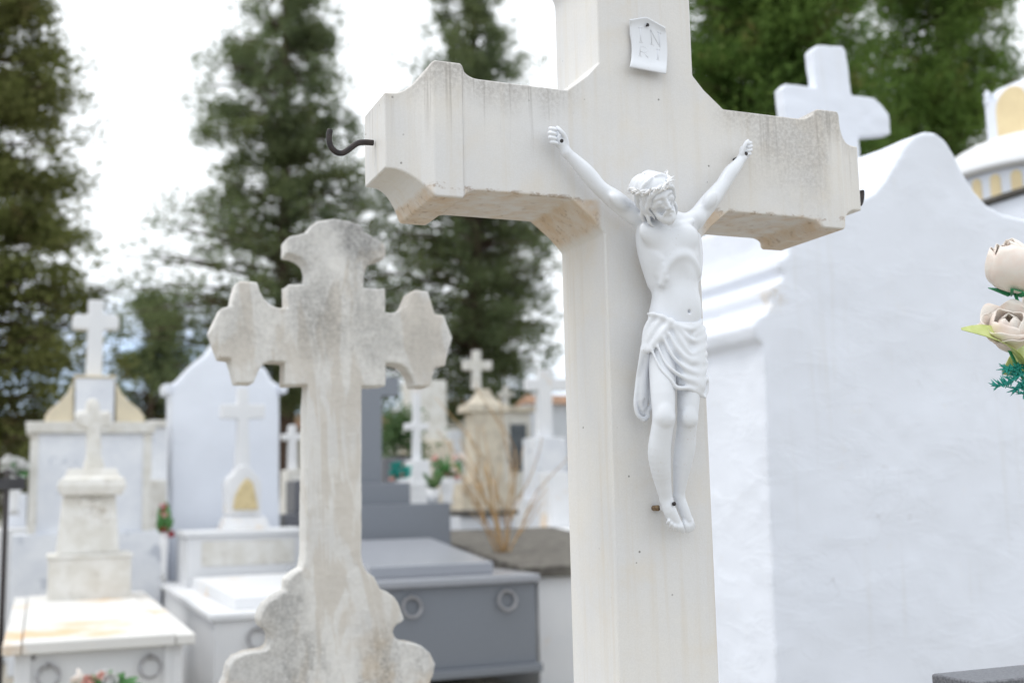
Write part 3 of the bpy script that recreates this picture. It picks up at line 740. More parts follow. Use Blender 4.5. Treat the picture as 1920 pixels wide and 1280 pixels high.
    for s_ in (-1, 1):
        for j, (y0, x0, x1, z1, y1) in enumerate(((.20, .275, .26, -.40, .14), (.13, .29, .29, -.60, .06), (.05, .30, .31, -.70, -.02), (-.05, .31, .30, -.74, -.08), (-.16, .30, .26, -.66, -.14), (-.26, .27, .20, -.60, -.2))):
            wv = .035*(1 if j % 2 else -1)
            pts = []
            for q in range(9):
                t = q/8
                pts.append((s_*(x0+(x1-x0)*t+.05*math.sin(t*math.pi)+wv*math.sin(t*9+j)), y0+(y1-y0)*t+.03*math.sin(t*7+j*2), .20+(z1-.20)*t))
            hC(pts, [.048, .052, .055, .055, .05, .045, .038, .028, .012], .0015)
    # front waves over the temples
    hC([(.10, .36, .24), (.22, .33, .20), (.30, .26, .10), (.31, .22, -.04)], [.05, .065, .06, .05], .003)
    hC([(-.10, .36, .24), (-.22, .33, .20), (-.29, .26, .10), (-.29, .22, -.04)], [.05, .06, .055, .045], .003)
    hg.mesh('hair', M_['resin'], root, 1, 0.4)

    # crown of thorns
    t = MB(); rs = random.Random(3)
    for b2 in range(3):
        pts = []; n = 60
        for i in range(n+1):
            a = 2*math.pi*i/n; ph = a*5+b2*2.094
            rx = .385+.042*math.cos(ph); ry = .458+.042*math.cos(ph)
            pts.append(H(rx*math.sin(a), -.08+ry*math.cos(a), (.275+.045*math.sin(ph)-.02*math.cos(a))))
        t.tube([tuple(p) for p in pts], 0.0025, 7, cap=False)
    for i in range(46):
        a = 2*math.pi*i/46+rs.uniform(-.08, .08)
        c = np.array(H(.395*math.sin(a), -.08+.47*math.cos(a), .275+rs.uniform(-.05, .05)-.02*math.cos(a)))
        dr = math.sin(a)*r_*1.0+math.cos(a)*f*1.0+rs.uniform(-1.0, 1.1)*u_+rs.uniform(-.9, .9)*(math.cos(a)*r_-math.sin(a)*f)
        dr = dr/np.linalg.norm(dr); Lh = rs.uniform(.006, .0125)
        t.tube([tuple(c-dr*.002), tuple(c+dr*Lh*.5), tuple(c+dr*Lh)], [.0017, .0011, .0002], 6)
    t.build('thorn_crown', M_['soiled'], root)

    # loincloth
    lg = Grid((F(1180, 700, .03)[0]-.012, CY-.115, F(1200, 792, .02)[2]-.008), (F(1332, 640, .05)[0]+.012, CY-.002, F(1220, 570, .05)[2]+.012), 0.0011)
    lg.ell(F(1264, 614, .044), (.0455, .0315, .034), k=0)
    lg.ell(F(1264, 585, .044), (.05, .06, .022), k=.004, op='sub')
    lg.cone(F(1296, 632, .049), F(1297, 722, .060), r(28.5), r(25.5), .006)
    lg.cone(F(1242, 632, .049), F(1250, 660, .056), r(30), r(25), .006)
    lg.cone(F(1268, 640, .060), F(1283, 712, .068), r(24), r(16), .008)
    def ts(px, py):
        u = (px-1268)/60.0
        return 0.0795-0.020*u*u*(1 if u > 0 else 1.35)-0.003+(.006 if py > 690 else 0.006*(py-600)/90 if py > 600 else 0)
    def fold(zp, rad, k=.007, dt=0.0):
        rad *= 0.74
        pp = spline([(1100+x/2.782, 560+y/2.782) for x, y in zp], 4)
        n = len(pp)
        lg.chain([F(x, y, ts(x, y)+dt) for x, y in pp], [r(rad*(0.35+0.65*math.sin(math.pi*min(1, max(0, (i+1)/(n+1)))))) for i in range(n)], k)
    fold([(318, 78), (350, 80), (400, 96), (450, 128), (500, 150), (545, 158), (585, 135), (602, 108)], 5.5)
    fold([(440, 112), (400, 170), (360, 225), (322, 272)], 10, dt=-.002)
    fold([(395, 95), (345, 170), (305, 255)], 9, dt=-.003)
    fold([(350, 85), (315, 150), (296, 230)], 8, dt=-.003)
    fold([(465, 140), (510, 190), (560, 218), (616, 195)], 4.5)
    fold([(455, 150), (495, 230), (545, 288), (618, 245)], 5)
    fold([(432, 185), (475, 265), (535, 318), (622, 290)], 5)
    fold([(402, 205), (450, 300), (520, 366), (590, 385), (626, 352)], 5)
    fold([(372, 250), (420, 345), (500, 408), (575, 432), (627, 420)], 5)
    fold([(340, 268), (385, 360), (440, 425), (470, 462), (535, 468), (590, 500), (615, 512)], 5.5)
    fold([(615, 512), (628, 470), (630, 400)], 5, dt=-.004)
    fold([(560, 190), (580, 175), (614, 150)], 4)
    fold([(540, 330), (580, 330), (628, 330)], 4)
    # tail of cloth hanging at the hip
    lg.chain([Z2(305, 262, .050), Z2(296, 330, .040), Z2(288, 430, .034), Z2(284, 520, .030), Z2(290, 585, .026)], [r(x) for x in (9, 9.5, 11.5, 13, 9)], .005)
    for zp, rad in (([(292, 270), (272, 380), (260, 480), (255, 550), (268, 605), (298, 628)], 4.0), ([(318, 280), (306, 380), (300, 470), (302, 540), (290, 575)], 3.6), ([(330, 300), (328, 400), (330, 500), (338, 568)], 3.4), ([(338, 568), (322, 580), (318, 615), (298, 628)], 4.0)):
        pp = spline(zp, 4)
        lg.chain([Z2(x, y, .0525-.016*min(1, (y-260)/150)-.006*max(0, (y-410)/220)) for x, y in pp], r(rad), .003)
    lg.ell(Z2(272, 515, .044), (.004, .006, .008), k=.004, op='sub')
    lg.ell(Z2(313, 545, .042), (.004, .006, .007), k=.004, op='sub')
    lg.mesh('loincloth', M_['resin'], root, 1, 0.4)

    def nail(a, tb, tf, px2=None):
        t = MB(); h_ = F(a[0], a[1], tf); e_ = (h_[0], CY-tb, h_[2])
        t.ball(tuple(h_), 0.0032, 8, (1, 0.6, 1)); t.tube([tuple(h_), e_], 0.0022, 8)
        t.build('nail', M_['iron'], root)
    nail((1053.5, 264.5), .018, .0285); nail((1399, 288, ), -.004, .036); nail((1264, 944), .035, .0485)
    t = MB(); p0 = F(1233, 952, .012); t.tube([(p0[0], CY+.004, p0[2]), tuple(p0)], 0.0042, 10); t.ball(tuple(p0), 0.0046, 8, (1, .5, 1))
    t.build('bolt', M_['brass'], root)
figure()

# ------------------------------------------------------------------ old cross with scalloped foot
def old_cross():
    Y = 2.85; s5 = 3.048; s6 = 2.461
    a = [(620, 130), (650, 106), (700, 96), (750, 90), (830, 102), (915, 130), (920, 160), (960, 185), (1045, 235), (1047, 300), (1035, 318), (990, 328), (950, 350), (930, 385), (922, 430), (920, 486),
         (1045, 490), (1047, 625), (1090, 627), (1130, 614), (1160, 585), (1178, 550), (1192, 508), (1215, 500), (1290, 505), (1330, 635), (1380, 640), (1428, 770), (1385, 930), (1330, 940), (1300, 1050), (1215, 1048),
         (1205, 1010), (1190, 978), (1165, 945), (1135, 926), (1095, 916), (1047, 915), (1047, 1045), (912, 1048)]
    b = [(735, 0), (735, 300), (735, 690), (742, 730), (758, 765), (795, 790), (805, 815), (820, 845), (855, 858), (885, 882), (905, 915), (930, 985), (918, 1000), (898, 1006), (884, 1022), (880, 1045), (890, 1068), (915, 1088),
         (960, 1096), (1010, 1106), (1050, 1140), (1075, 1190), (1068, 1235), (1050, 1280), (1110, 1340), (1110, 1420), (80, 1420), (80, 1330), (110, 1262), (122, 1200), (150, 1165), (205, 1142), (290, 1130), (310, 1112), (317, 1085), (312, 1055), (298, 1038), (272, 1022),
         (262, 990), (272, 955), (295, 915), (340, 880), (390, 853), (392, 805), (425, 772), (462, 752), (474, 690), (478, 300), (480, 0)]
    c = [(602, 1040), (470, 1040), (472, 910), (390, 905), (345, 920), (318, 960), (290, 1030), (195, 1030), (160, 890), (100, 885), (48, 730), (105, 600), (165, 585), (195, 455), (215, 445), (315, 450), (328, 500), (350, 545), (385, 578), (430, 598), (485, 600),
         (485, 465), (600, 460), (606, 395), (592, 345), (560, 312), (522, 296), (480, 290), (480, 205), (500, 190), (560, 178), (600, 165)]
    px = [(380+x/s5, 380+y/s5) for x, y in a]+[(380+x/s6, 760+y/s6) for x, y in b]+[(380+x/s5, 380+y/s5) for x, y in c]
    P = [at(x, y, Y) for x, y in px]; pts = [(p.x, p.z) for p in P]
    zmin = min(p[1] for p in pts); cx = at(630, 1000, Y).x
    root = thing('scalloped_cross', 'weathered grey stone cross with pointed lobes and scalloped foot, left of the large cross', 'stone cross', (cx, Y, 0))
    slab_sdf('slab', pts, Y, Y+0.078, 0.0032, 0.0035, M_['old'], root, [(0.03, 0.0010, 1), (0.009, 0.0007, 2)], 1)
    m = MB(); m.box(cx-0.36, cx+0.36, Y-0.10, Y+0.2, 0, zmin+0.004); m.build('plinth', M_['old'], root, bevel=0.012)
old_cross()

# ------------------------------------------------------------------ right: whitewashed wall with ogee gable, cross and small chapel behind
def ogee_wall():
    Y = 2.75
    px = [(1458, 1500), (1456, 1280), (1443, 950), (1432, 664), (1430, 646), (1416, 634), (1410, 610), (1418, 596), (1436, 586), (1448, 568), (1443, 550), (1444, 537), (1464, 526), (1468, 512), (1459, 502), (1461, 486), (1477, 474), (1481, 440), (1479, 384), (1486, 374), (1510, 378), (1555, 384), (1605, 380), (1640, 360), (1664, 330), (1680, 300), (1698, 268),
          (1715, 252), (1735, 245), (1755, 249), (1772, 261), (1790, 288), (1808, 325), (1828, 358), (1850, 382), (1880, 400), (1920, 410), (1975, 420), (2010, 440), (2018, 470), (2028, 480), (2026, 500), (2010, 520), (2040, 580), (2060, 640), (2055, 950), (2060, 1280), (2065, 1500)]
    pts = [(at(x, y, Y).x, at(x, y, Y).z) for x, y in px]
    pts[0] = (pts[0][0], 0.0); pts[-1] = (pts[-1][0], 0.0)
    c = sum(p[0] for p in pts)/len(pts)
    root = thing('ogee_wall', 'tall whitewashed tomb wall with a curved ogee top, right behind the large cross', 'tomb wall', (c, Y, 0))
    slab_sdf('plaster_block', pts, Y, Y+0.80, 0.0075, 0.008, M_['wash'], root, [(0.16, 0.005, 5), (0.05, 0.0016, 6)], 1)
ogee_wall()

def wall_cross():
    Y = 3.85
    px = [(1524, 93), (1533, 84), (1580, 87), (1586, 96), (1598, 178), (1638, 183), (1655, 196), (1667, 214), (1672, 252), (1611, 257), (1613, 285), (1625, 480), (1550, 480), (1540, 235), (1474, 229), (1466, 165), (1474, 157), (1531, 163)]
    pts = [(at(x, y, Y).x, at(x, y, Y).z) for x, y in px]
    c = at(1580, 400, Y)
    root = thing('rooftop_cross', 'whitewashed stubby cross rising behind the ogee wall, in front of dark trees', 'stone cross', (c.x, Y, 0))
    slab_sdf('cross', pts, Y, Y+0.06, 0.005, 0.006, M_['wash'], root, [(0.05, 0.003, 9)], 2)
    m = MB(); m.box(c.x-0.25, c.x+0.25, Y-0.08, Y+0.2, 0, c.z); m.build('plinth', M_['wash'], root, bevel=0.02)
wall_cross()

def arch_pts(w, h, n=8):
    """upright arch outline of width w, total height h, foot at 0"""
    r = w/2
    return [(-r, 0), (r, 0)]+[(r*math.cos(math.pi*i/n), h-r+r*math.sin(math.pi*i/n)) for i in range(n+1)]

def chapel():
    Y = 4.6; c = at(1950, 330, Y); cx, cy = c.x, Y
    z_e = at(1812, 328, Y).z; z_b = at(1812, 398, Y).z; z_t = at(1890, 262, Y).z
    Rr = cx-at(1800, 330, Y).x
    root = thing('domed_chapel', 'small white domed chapel with arched yellow panels, half hidden at the right edge', 'chapel tomb', (cx, cy, 0))
    m = MB(); m.lathe((cx, cy), [(Rr*0.90, z_b-0.02), (Rr*0.90, z_e-0.015)], 48); m.build('drum', M_['wash2'], root)
    m = MB(); prof = [(Rr*0.93, z_e-0.018), (Rr*1.0, z_e-0.006), (Rr*1.0, z_e+0.006)]
    for i in range(1, 13):
        a = math.pi/2*i/12; prof.append((Rr*0.98*math.cos(a), z_e+0.006+(z_t-z_e)*1.15*math.sin(a)))
    m.lathe((cx, cy), prof, 48); m.build('dome', M_['white'], root)
    hh = (z_e-z_b)*0.76; ww = 0.052
    for k in range(30):
        a = 2*math.pi*(k+0.5)/30
        if math.sin(a) > 0.5: continue
        u = Vector((-math.sin(a), math.cos(a), 0)); nrm = Vector((math.cos(a), math.sin(a), 0))
        b0 = Vector((cx, cy, z_b+0.012))+nrm*(Rr*0.902)
        pts = arch_pts(ww, hh); n = len(pts)
        V = [b0+u*x+Vector((0, 0, z))-nrm*0.01 for x, z in pts]+[b0+u*x+Vector((0, 0, z))+nrm*0.006 for x, z in pts]
        w_ = MB(); w_.add(V, [tuple(range(n)), tuple(range(2*n-1, n-1, -1))]+[(i, n+i, n+(i+1) % n, (i+1) % n) for i in range(n)])
        w_.build('arched_panel', M_['yellow'], root)
    # lantern: a small square tower with an arched panel in each face and corner pinnacles
    zl = z_t-0.05; zh = at(1880, 172, Y).z; hw = (at(1990, 200, Y).x-at(1868, 200, Y).x)/2*0.80
    lx = at(1946, 200, Y).x
    m = MB(); m.box(lx-hw, lx+hw, cy-hw, cy+hw, zl, zh)
    m.prism([(lx+x, zh-0.001+z) for x, z in [(-hw*0.82, 0), (hw*0.82, 0)]+[(hw*0.82*math.cos(math.pi*i/10), hw*0.6*math.sin(math.pi*i/10)) for i in range(1, 10)]], cy-hw*0.98, cy+hw*0.98)
    m.build('lantern', M_['wash2'], root, bevel=0.006)
    for nrm in (Vector((0, -1, 0)), Vector((-1, 0, 0)), Vector((1, 0, 0))):
        u = Vector((-nrm.y, nrm.x, 0)); b0 = Vector((lx, cy, zl+0.06))+nrm*hw
        pts = arch_pts(hw*1.15, (zh-zl)*0.92); n = len(pts)
        V = [b0+u*x+Vector((0, 0, z))-nrm*0.008 for x, z in pts]+[b0+u*x+Vector((0, 0, z))+nrm*0.004 for x, z in pts]
        w_ = MB(); w_.add(V, [tuple(range(n)), tuple(range(2*n-1, n-1, -1))]+[(i, n+i, n+(i+1) % n, (i+1) % n) for i in range(n)])
        w_.build('arched_panel', M_['yellow'], root)
    for sx in (-1, 1):
        for sy in (-1, 1):
            t = MB(); t.lathe((lx+sx*hw*0.93, cy+sy*hw*0.93), [(0.0, zh-0.01), (0.022, zh-0.01), (0.022, zh+0.02), (0.012, zh+0.03), (0.024, zh+0.05), (0.0, zh+0.08)], 12)
            t.build('pinnacle', M_['wash2'], root)
    m = MB(); m.box(cx-Rr*1.1, cx+Rr*1.1, cy-Rr*1.1, cy+Rr*1.1, 0, z_b-0.02); m.build('body', M_['wash2'], root, bevel=0.02)
    m = MB(); m.box(cx-Rr*1.16, cx+Rr*1.16, cy-Rr*1.16, cy+Rr*1.16, z_b-0.02, z_b+0.004); m.build('cornice', M_['concrete'], root, bevel=0.01)
chapel()

# ------------------------------------------------------------------ flowers
def petal_mesh(mb, c, ax, ang, size, open_, width, curl, n=6, lean=0.0):
    """one rose petal: a cupped sheet wrapped round axis ax"""
    ax = Vector(ax).normalized(); a = ax.orthogonal().normalized(); b = ax.cross(a)
    V = []; fe = 0.95-0.5*open_
    for j in range(n+1):
        v = j/n
        rr = size*(0.05+0.46*math.sin(math.pi*fe*v**0.85)+curl*max(0, v-0.6)**1.5*2.4)
        hgt = size*(-0.48+1.22*v*(1-0.30*open_)-curl*max(0, v-0.75)*1.2)
        wv = width*min(1, 0.40+1.4*v)*math.sqrt(max(0.22, 1-max(0, (v-0.55)/0.45)**4))
        for i in range(n+1):
            u = (i/n*2-1)
            th = ang+u*wv
            r2 = rr*(1+0.05*math.cos(u*2)+0.03*math.sin(7*th+9*v))
            h2 = hgt-size*0.10*u*u*v+size*0.02*math.sin(5*u+ang*3)*v
            V.append(c+(a*math.cos(th)+b*math.sin(th))*r2+ax*h2)
    mb.add(V, [(j*(n+1)+i, (j+1)*(n+1)+i, (j+1)*(n+1)+i+1, j*(n+1)+i+1) for j in range(n) for i in range(n)], True)

def rose(c, ax, size, open_, mat, parent, name='rose', rings=None, seed=1, n=8, sepal=None):
    rs = random.Random(seed); mb = MB(); c = Vector(c)
    rings = rings or [(3, 0.45, 0.05), (4, 0.7, 0.3), (5, 1.0, 0.7)]
    for k, (cnt, sc, op_) in enumerate(rings):
        for i in range(cnt):
            petal_mesh(mb, c, ax, 2*math.pi*i/cnt+k*0.7+rs.uniform(-.2, .2), size*sc, op_*open_, 4.5/cnt*(1.0 if cnt > 3 else 0.9), 0.18*op_*open_, n)
    if sepal: mb.ball(tuple(c+Vector(ax).normalized()*size*0.08), size*0.42, 8)
    o = mb.build(name, mat, parent)
    s = o.modifiers.new('thickness', 'SOLIDIFY'); s.thickness = size*0.018
    if sepal:
        a_ = Vector(ax).normalized(); p = a_.orthogonal(); q = a_.cross(p); sb = MB()
        for i in range(5):
            t = 2*math.pi*i/5+0.4; d = (p*math.cos(t)+q*math.sin(t))
            b0 = c-a_*size*0.46; sb.add([b0, b0+d*size*0.22-a_.cross(d)*size*0.12, b0+d*size*0.46+a_*size*0.30, b0+d*size*0.22+a_.cross(d)*size*0.12], [(0, 1, 2, 3)], True)
        sb.lathe((0, 0), [(0, 0)], 3) if False else None
        sb.ball(tuple(c-a_*size*0.48), size*0.16, 6)
        so_ = sb.build('sepals', sepal, o); s2 = so_.modifiers.new('t', 'SOLIDIFY'); s2.thickness = size*0.02
    return o

def leaf(mb, p0, p1, w_, nrm, n=6, sag=0.1, fold=0.25):
    p0 = Vector(p0); p1 = Vector(p1); d = p1-p0; nrm = Vector(nrm).normalized(); s = d.cross(nrm).normalized(); V = []
    for j in range(n+1):
        v = j/n; ww = w_*math.sin(math.pi*min(0.98, 0.06+0.92*v))**0.8
        c = p0+d*v-nrm*sag*d.length*math.sin(v*math.pi)*-1
        V += [c-s*ww+nrm*fold*ww, c, c+s*ww+nrm*fold*ww]
    mb.add(V, [(3*j+i, 3*j+i+1, 3*j+i+4, 3*j+i+3) for j in range(n) for i in range(2)], True)

def near_bouquet():
    Y = 1.47
    bs = at(2060, 1180, Y)
    root = thing('rose_bouquet', 'artificial ivory roses with a lime leaf and teal sprigs at the right edge', 'flowers', (bs.x, Y, bs.z))
    Dp = 0.00094
    def vx(dx, dy, dt=0):                      # direction given in photo axes
        return (rt*dx-up*dy-fw*dt)
    c1 = at(1900, 510, Y); c2 = at(1892, 622, Y-0.01); c3 = at(1945, 560, Y+0.03)
    rose(c1, vx(-0.45, -0.9, 0.2), 0.075, 0.35, M_['rose'], root, rings=[(2, 0.90, 0.0), (3, 1.0, 0.15), (3, 1.08, 0.45)], seed=5, n=10, sepal=M_['sepal'])
    rose(c2, vx(-0.30, -0.85, 0.65), 0.076, 0.95, M_['rose'], root, rings=[(3, 0.62, 0.05), (3, 0.78, 0.35), (4, 0.95, 0.75), (5, 1.10, 1.05)], seed=8, n=10)
    rose(c3, vx(0.5, -0.6, 0.6), 0.060, 0.7, M_['rose'], root, seed=4, n=10)
    mb = MB()
    leaf(mb, at(1930, 738, Y+0.03), at(1803, 617, Y-0.01), 0.028, vx(0.45, -0.75, 0.5), 10, 0.16, 0.35)
    leaf(mb, at(1935, 650, Y+0.05), at(1880, 700, Y+0.03), 0.026, vx(0.4, -0.2, 0.9), 10, 0.10, 0.2)
    o = mb.build('leaf', M_['lime'], root); s = o.modifiers.new('t', 'SOLIDIFY'); s.thickness = 0.0012
    mb = MB(); rs = random.Random(2)
    for pth in ([(1945, 690), (1915, 702), (1892, 715), (1870, 724)], [(1950, 705), (1925, 718), (1905, 730)], [(1940, 680), (1915, 690), (1900, 694), (1886, 690)], [(1945, 700), (1930, 720), (1921, 738)]):
        P = [at(x, y, Y-0.015) for x, y in spline(pth, 5)]
        mb.tube(P, [0.0022]*len(P), 6)
        for p in P:
            for _ in range(5):
                d = Vector((rs.uniform(-1, 1), rs.uniform(-1, 1), rs.uniform(-1, 1))).normalized()-rt*0.4
                mb.tube([p, p+d*0.006, p+d*rs.uniform(.009, .015)], [0.0018, 0.0016, 0.0003], 5)
    mb.build('sprig', M_['teal'], root)
    mb = MB()
    for c in (c1, c2, c3):
        mb.tube([c-vx(0, -1, 0)*0.03, c.lerp(bs, 0.4)+Vector((0.03, 0, 0)), Vector((bs.x, Y, bs.z+0.16))], 0.003, 6)
    mb.build('stem', M_['sepal'], root)
    mb = MB(); mb.lathe((bs.x, Y), [(0, bs.z), (0.05, bs.z), (0.045, bs.z+0.03), (0.055, bs.z+0.12), (0.07, bs.z+0.2), (0.062, bs.z+0.2), (0.04, bs.z+0.1), (0, bs.z+0.08)], 24)
    mb.build('vase', M_['white'], root)
    # the dark slab it stands on
    f = at(1832, 1278, 1.42); zt = f.z
    r2 = thing('granite_slab', 'dark speckled granite block, only its corner showing at the lower right', 'granite block', (f.x+0.4, 1.6, 0))
    m = MB(); m.box(f.x, f.x+0.8, 1.42, 1.42+0.10, zt-0.05, zt); m.build('top_slab', M_['granite_dark'], r2, bevel=0.004)
    m = MB(); m.box(f.x+0.03, f.x+0.77, 1.435, 1.505, 0, zt-0.05); m.build('base', M_['granite_dark'], r2, bevel=0.004)
    root.location.z = zt; WORLD_INV[root.name] = Matrix.Translation(-root.location)
    for ch in scene.collection.objects:
        if ch.parent == root: ch.matrix_parent_inverse = WORLD_INV[root.name]; ch.location.z = 0
    return zt-bs.z, root
dz, _r = near_bouquet()

def bouquet(label, px, py, Y, w_px, h_px, mats, green, vase_mat, seed, base_py, n=9, fl=0.035, group=None):
    """small cemetery bouquet in a vase; (px, py) is the middle of the flowers, base_py the foot of the vase"""
    rs = random.Random(seed); c = at(px, py, Y); b = at(px, base_py, Y); D = (c-CAM).dot(fw); k = D/F_PX
    root = thing('flower_bouquet', label, 'flowers', (c.x, Y, b.z), group)
    mb = MB()
    for i in range(26):
        d = Vector((rs.uniform(-1, 1), rs.uniform(-1, 1), rs.uniform(-0.6, 1))).normalized()
        e = c+Vector((d.x*w_px*k*0.6, d.y*w_px*k*0.5, d.z*h_px*k*0.6))
        leaf(mb, c+Vector((0, 0, -h_px*k*0.3)), e, 0.02+0.012*rs.random(), Vector((rs.uniform(-1, 1), -1, rs.uniform(-.3, 1))), 4)
    mb.build('leaf', green, root)
    for i in range(n):
        d = Vector((rs.uniform(-1, 1)*w_px*k*0.45, rs.uniform(-1, 0.6)*w_px*k*0.4, rs.uniform(-1, 1)*h_px*k*0.45))
        rose(c+d, (d.x*3, d.y*3-0.08, 0.15+d.z), fl*rs.uniform(0.85, 1.2), 0.9, mats[i % len(mats)], root, 'flower', [(3, 0.5, 0.1), (5, 1.0, 0.8)], seed+i, 4)
    mb = MB(); vz = c.z-h_px*k*0.35; vr = w_px*k*0.28
    mb.lathe((c.x, Y), [(0, b.z), (vr*0.8, b.z), (vr*0.55, b.z+(vz-b.z)*0.2), (vr*0.9, b.z+(vz-b.z)*0.7), (vr*1.1, vz), (vr*0.9, vz), (0, vz-0.02)], 16)
    mb.build('vase', vase_mat, root)
    return root

# ------------------------------------------------------------------ left: chest tomb with little monument on it
def ring(parent, c, r, mat, y):
    t = MB(); n = 20
    pts = [(c.x+r*math.cos(2*math.pi*i/n), y-0.018-0.01*(1-math.sin(2*math.pi*i/n)), c.z+r*math.sin(2*math.pi*i/n)) for i in range(n+1)]
    t.tube(pts, r*0.16, 8, cap=False)
    t.tube([(c.x, y+0.005, c.z+r), (c.x, y-0.022, c.z+r)], r*0.24, 8)
    t.build('ring_handle', mat, parent)

def left_tomb():
    Y0, Y1 = 5.5, 8.3
    fl = at(4, 1212, Y0); fr = at(366, 1183, Y0); zt = (fl.z+fr.z)/2
    zb = at(175, 1112, Y1).z
    X0, X1 = fl.x, fr.x
    root = thing('chest_tomb', 'white marble chest tomb with rust streaked sloping lid and two rings, lower left', 'tomb', ((X0+X1)/2, Y0, 0))
    m = MB(); m.box(X0+0.05, X1-0.05, Y0+0.04, Y1, 0, zt-0.035)
    m.build('body', M_['white'], root, bevel=0.006)
    def lidpart(xa, xb, ya, yb, t, name, lift=0):
        za = zt+(zb-zt)*(ya-Y0)/(Y1-Y0)+lift; zc = zt+(zb-zt)*(yb-Y0)/(Y1-Y0)+lift
        q = MB(); q.add([(xa, ya, za-t), (xb, ya, za-t), (xb, yb, zc-t), (xa, yb, zc-t), (xa, ya, za), (xb, ya, za), (xb, yb, zc), (xa, yb, zc)],
              [(0, 3, 2, 1), (4, 5, 6, 7), (0, 1, 5, 4), (1, 2, 6, 5), (2, 3, 7, 6), (3, 0, 4, 7)])
        return q.build(name, M_['rusty'], root, bevel=0.006)
    lidpart(X0, X0+0.075, Y0-0.02, Y1, 0.045, 'kerb'); lidpart(X1-0.085, X1, Y0-0.02, Y1, 0.045, 'kerb')
    lidpart(X0+0.08, X1-0.09, Y0-0.03, Y1-0.02, 0.05, 'lid', 0.006)
    for x in (X0+0.085, X1-0.13):
        m = MB(); m.box(x, x+0.03, Y0+0.028, Y0+0.05, 0, zt-0.05); m.build('pilaster', M_['white'], root)
    for px, py in ((90, 1268), (282, 1250)):
        ring(root, at(px, py, Y0), 0.045, M_['steel'], Y0+0.04)
    for px, py in ((63, 1233), (311, 1212)):
        m = MB(); m.ball(tuple(at(px, py, Y0+0.04)), 0.011, 6, (1, .6, 1)); m.build('stud', M_['steel'], root)
    # upright monument at the head of the tomb
    Y = 7.75
    r2 = thing('tomb_monument', 'pale carved pedestal with worn little cross, standing on the rust streaked tomb lid', 'monument', (at(168, 1100, Y).x, Y, zb))
    x0, x1, z0, z1 = prect(90, 1046, 246, 1118, Y); m = MB(); m.box(x0, x1, Y, Y+0.42, z0-0.03, z1); m.box(x0-0.01, x1+0.01, Y-0.012, Y+0.43, z1, z1+0.025); m.build('base', M_['pale'], r2, bevel=0.006)
    cx = (x0+x1)/2; zb2 = z1+0.025
    xa, xb, za, zc = prect(108, 928, 226, 1045, Y); m = MB()
    m.box(xa, xb, Y+0.02, Y+0.40, zb2, zc, top=(0.03, 0.03)); m.build('die', M_['pale'], r2, bevel=0.01)
    m = MB(); rng_ = random.Random(4)
    for i in range(34):
        m.ball((cx+rng_.uniform(-.10, .10), Y+0.045, (zb2+zc)/2+rng_.uniform(-.12, .15)), rng_.uniform(.018, .04), 5, (1, .5, 1))
    m.build('carving', M_['pale'], r2)
    xa, xb, za, zd = prect(104, 882, 232, 928, Y); m = MB()
    pr = [(0, 0.0), (0.015, 0.02), (0.03, 0.06), (0.02, 0.10), (-0.01, 0.12), (-0.03, 0.17)]
    w0 = (xb-xa)/2-0.03
    for (o0, h0), (o1, h1) in zip(pr[:-1], pr[1:]):
        a0 = w0+o0; a1 = w0+o1
        m.add([(cx-a0, Y-o0, za+h0), (cx+a0, Y-o0, za+h0), (cx+a0, Y+0.42+o0, za+h0), (cx-a0, Y+0.42+o0, za+h0), (cx-a1, Y-o1, za+h1), (cx+a1, Y-o1, za+h1), (cx+a1, Y+0.42+o1, za+h1), (cx-a1, Y+0.42+o1, za+h1)],
              [(0, 1, 5, 4), (1, 2, 6, 5), (2, 3, 7, 6), (3, 0, 4, 7), (4, 5, 6, 7), (0, 3, 2, 1)])
    m.build('cap', M_['pale'], r2)
    px = [(158, 882), (164, 845), (166, 800), (145, 795), (141, 775), (150, 765), (164, 768), (163, 750), (170, 742), (182, 742), (190, 750), (190, 768), (206, 765), (214, 776), (209, 795), (190, 800), (193, 845), (200, 882)]
    slab_sdf('cross', [(at(x, y, Y).x, at(x, y, Y).z) for x, y in px], Y+0.14, Y+0.28, 0.012, 0.02, M_['pale'], r2, [(0.05, 0.006, 3)], 2)
left_tomb()
bouquet('pink and white roses with green leaves below the ring handles of the left tomb', 200, 1290, 5.25, 110, 55, [M_['pink'], M_['rose'], M_['whitepetal']], M_['green'], M_['pale'], 3, 1420, 12, 0.05)

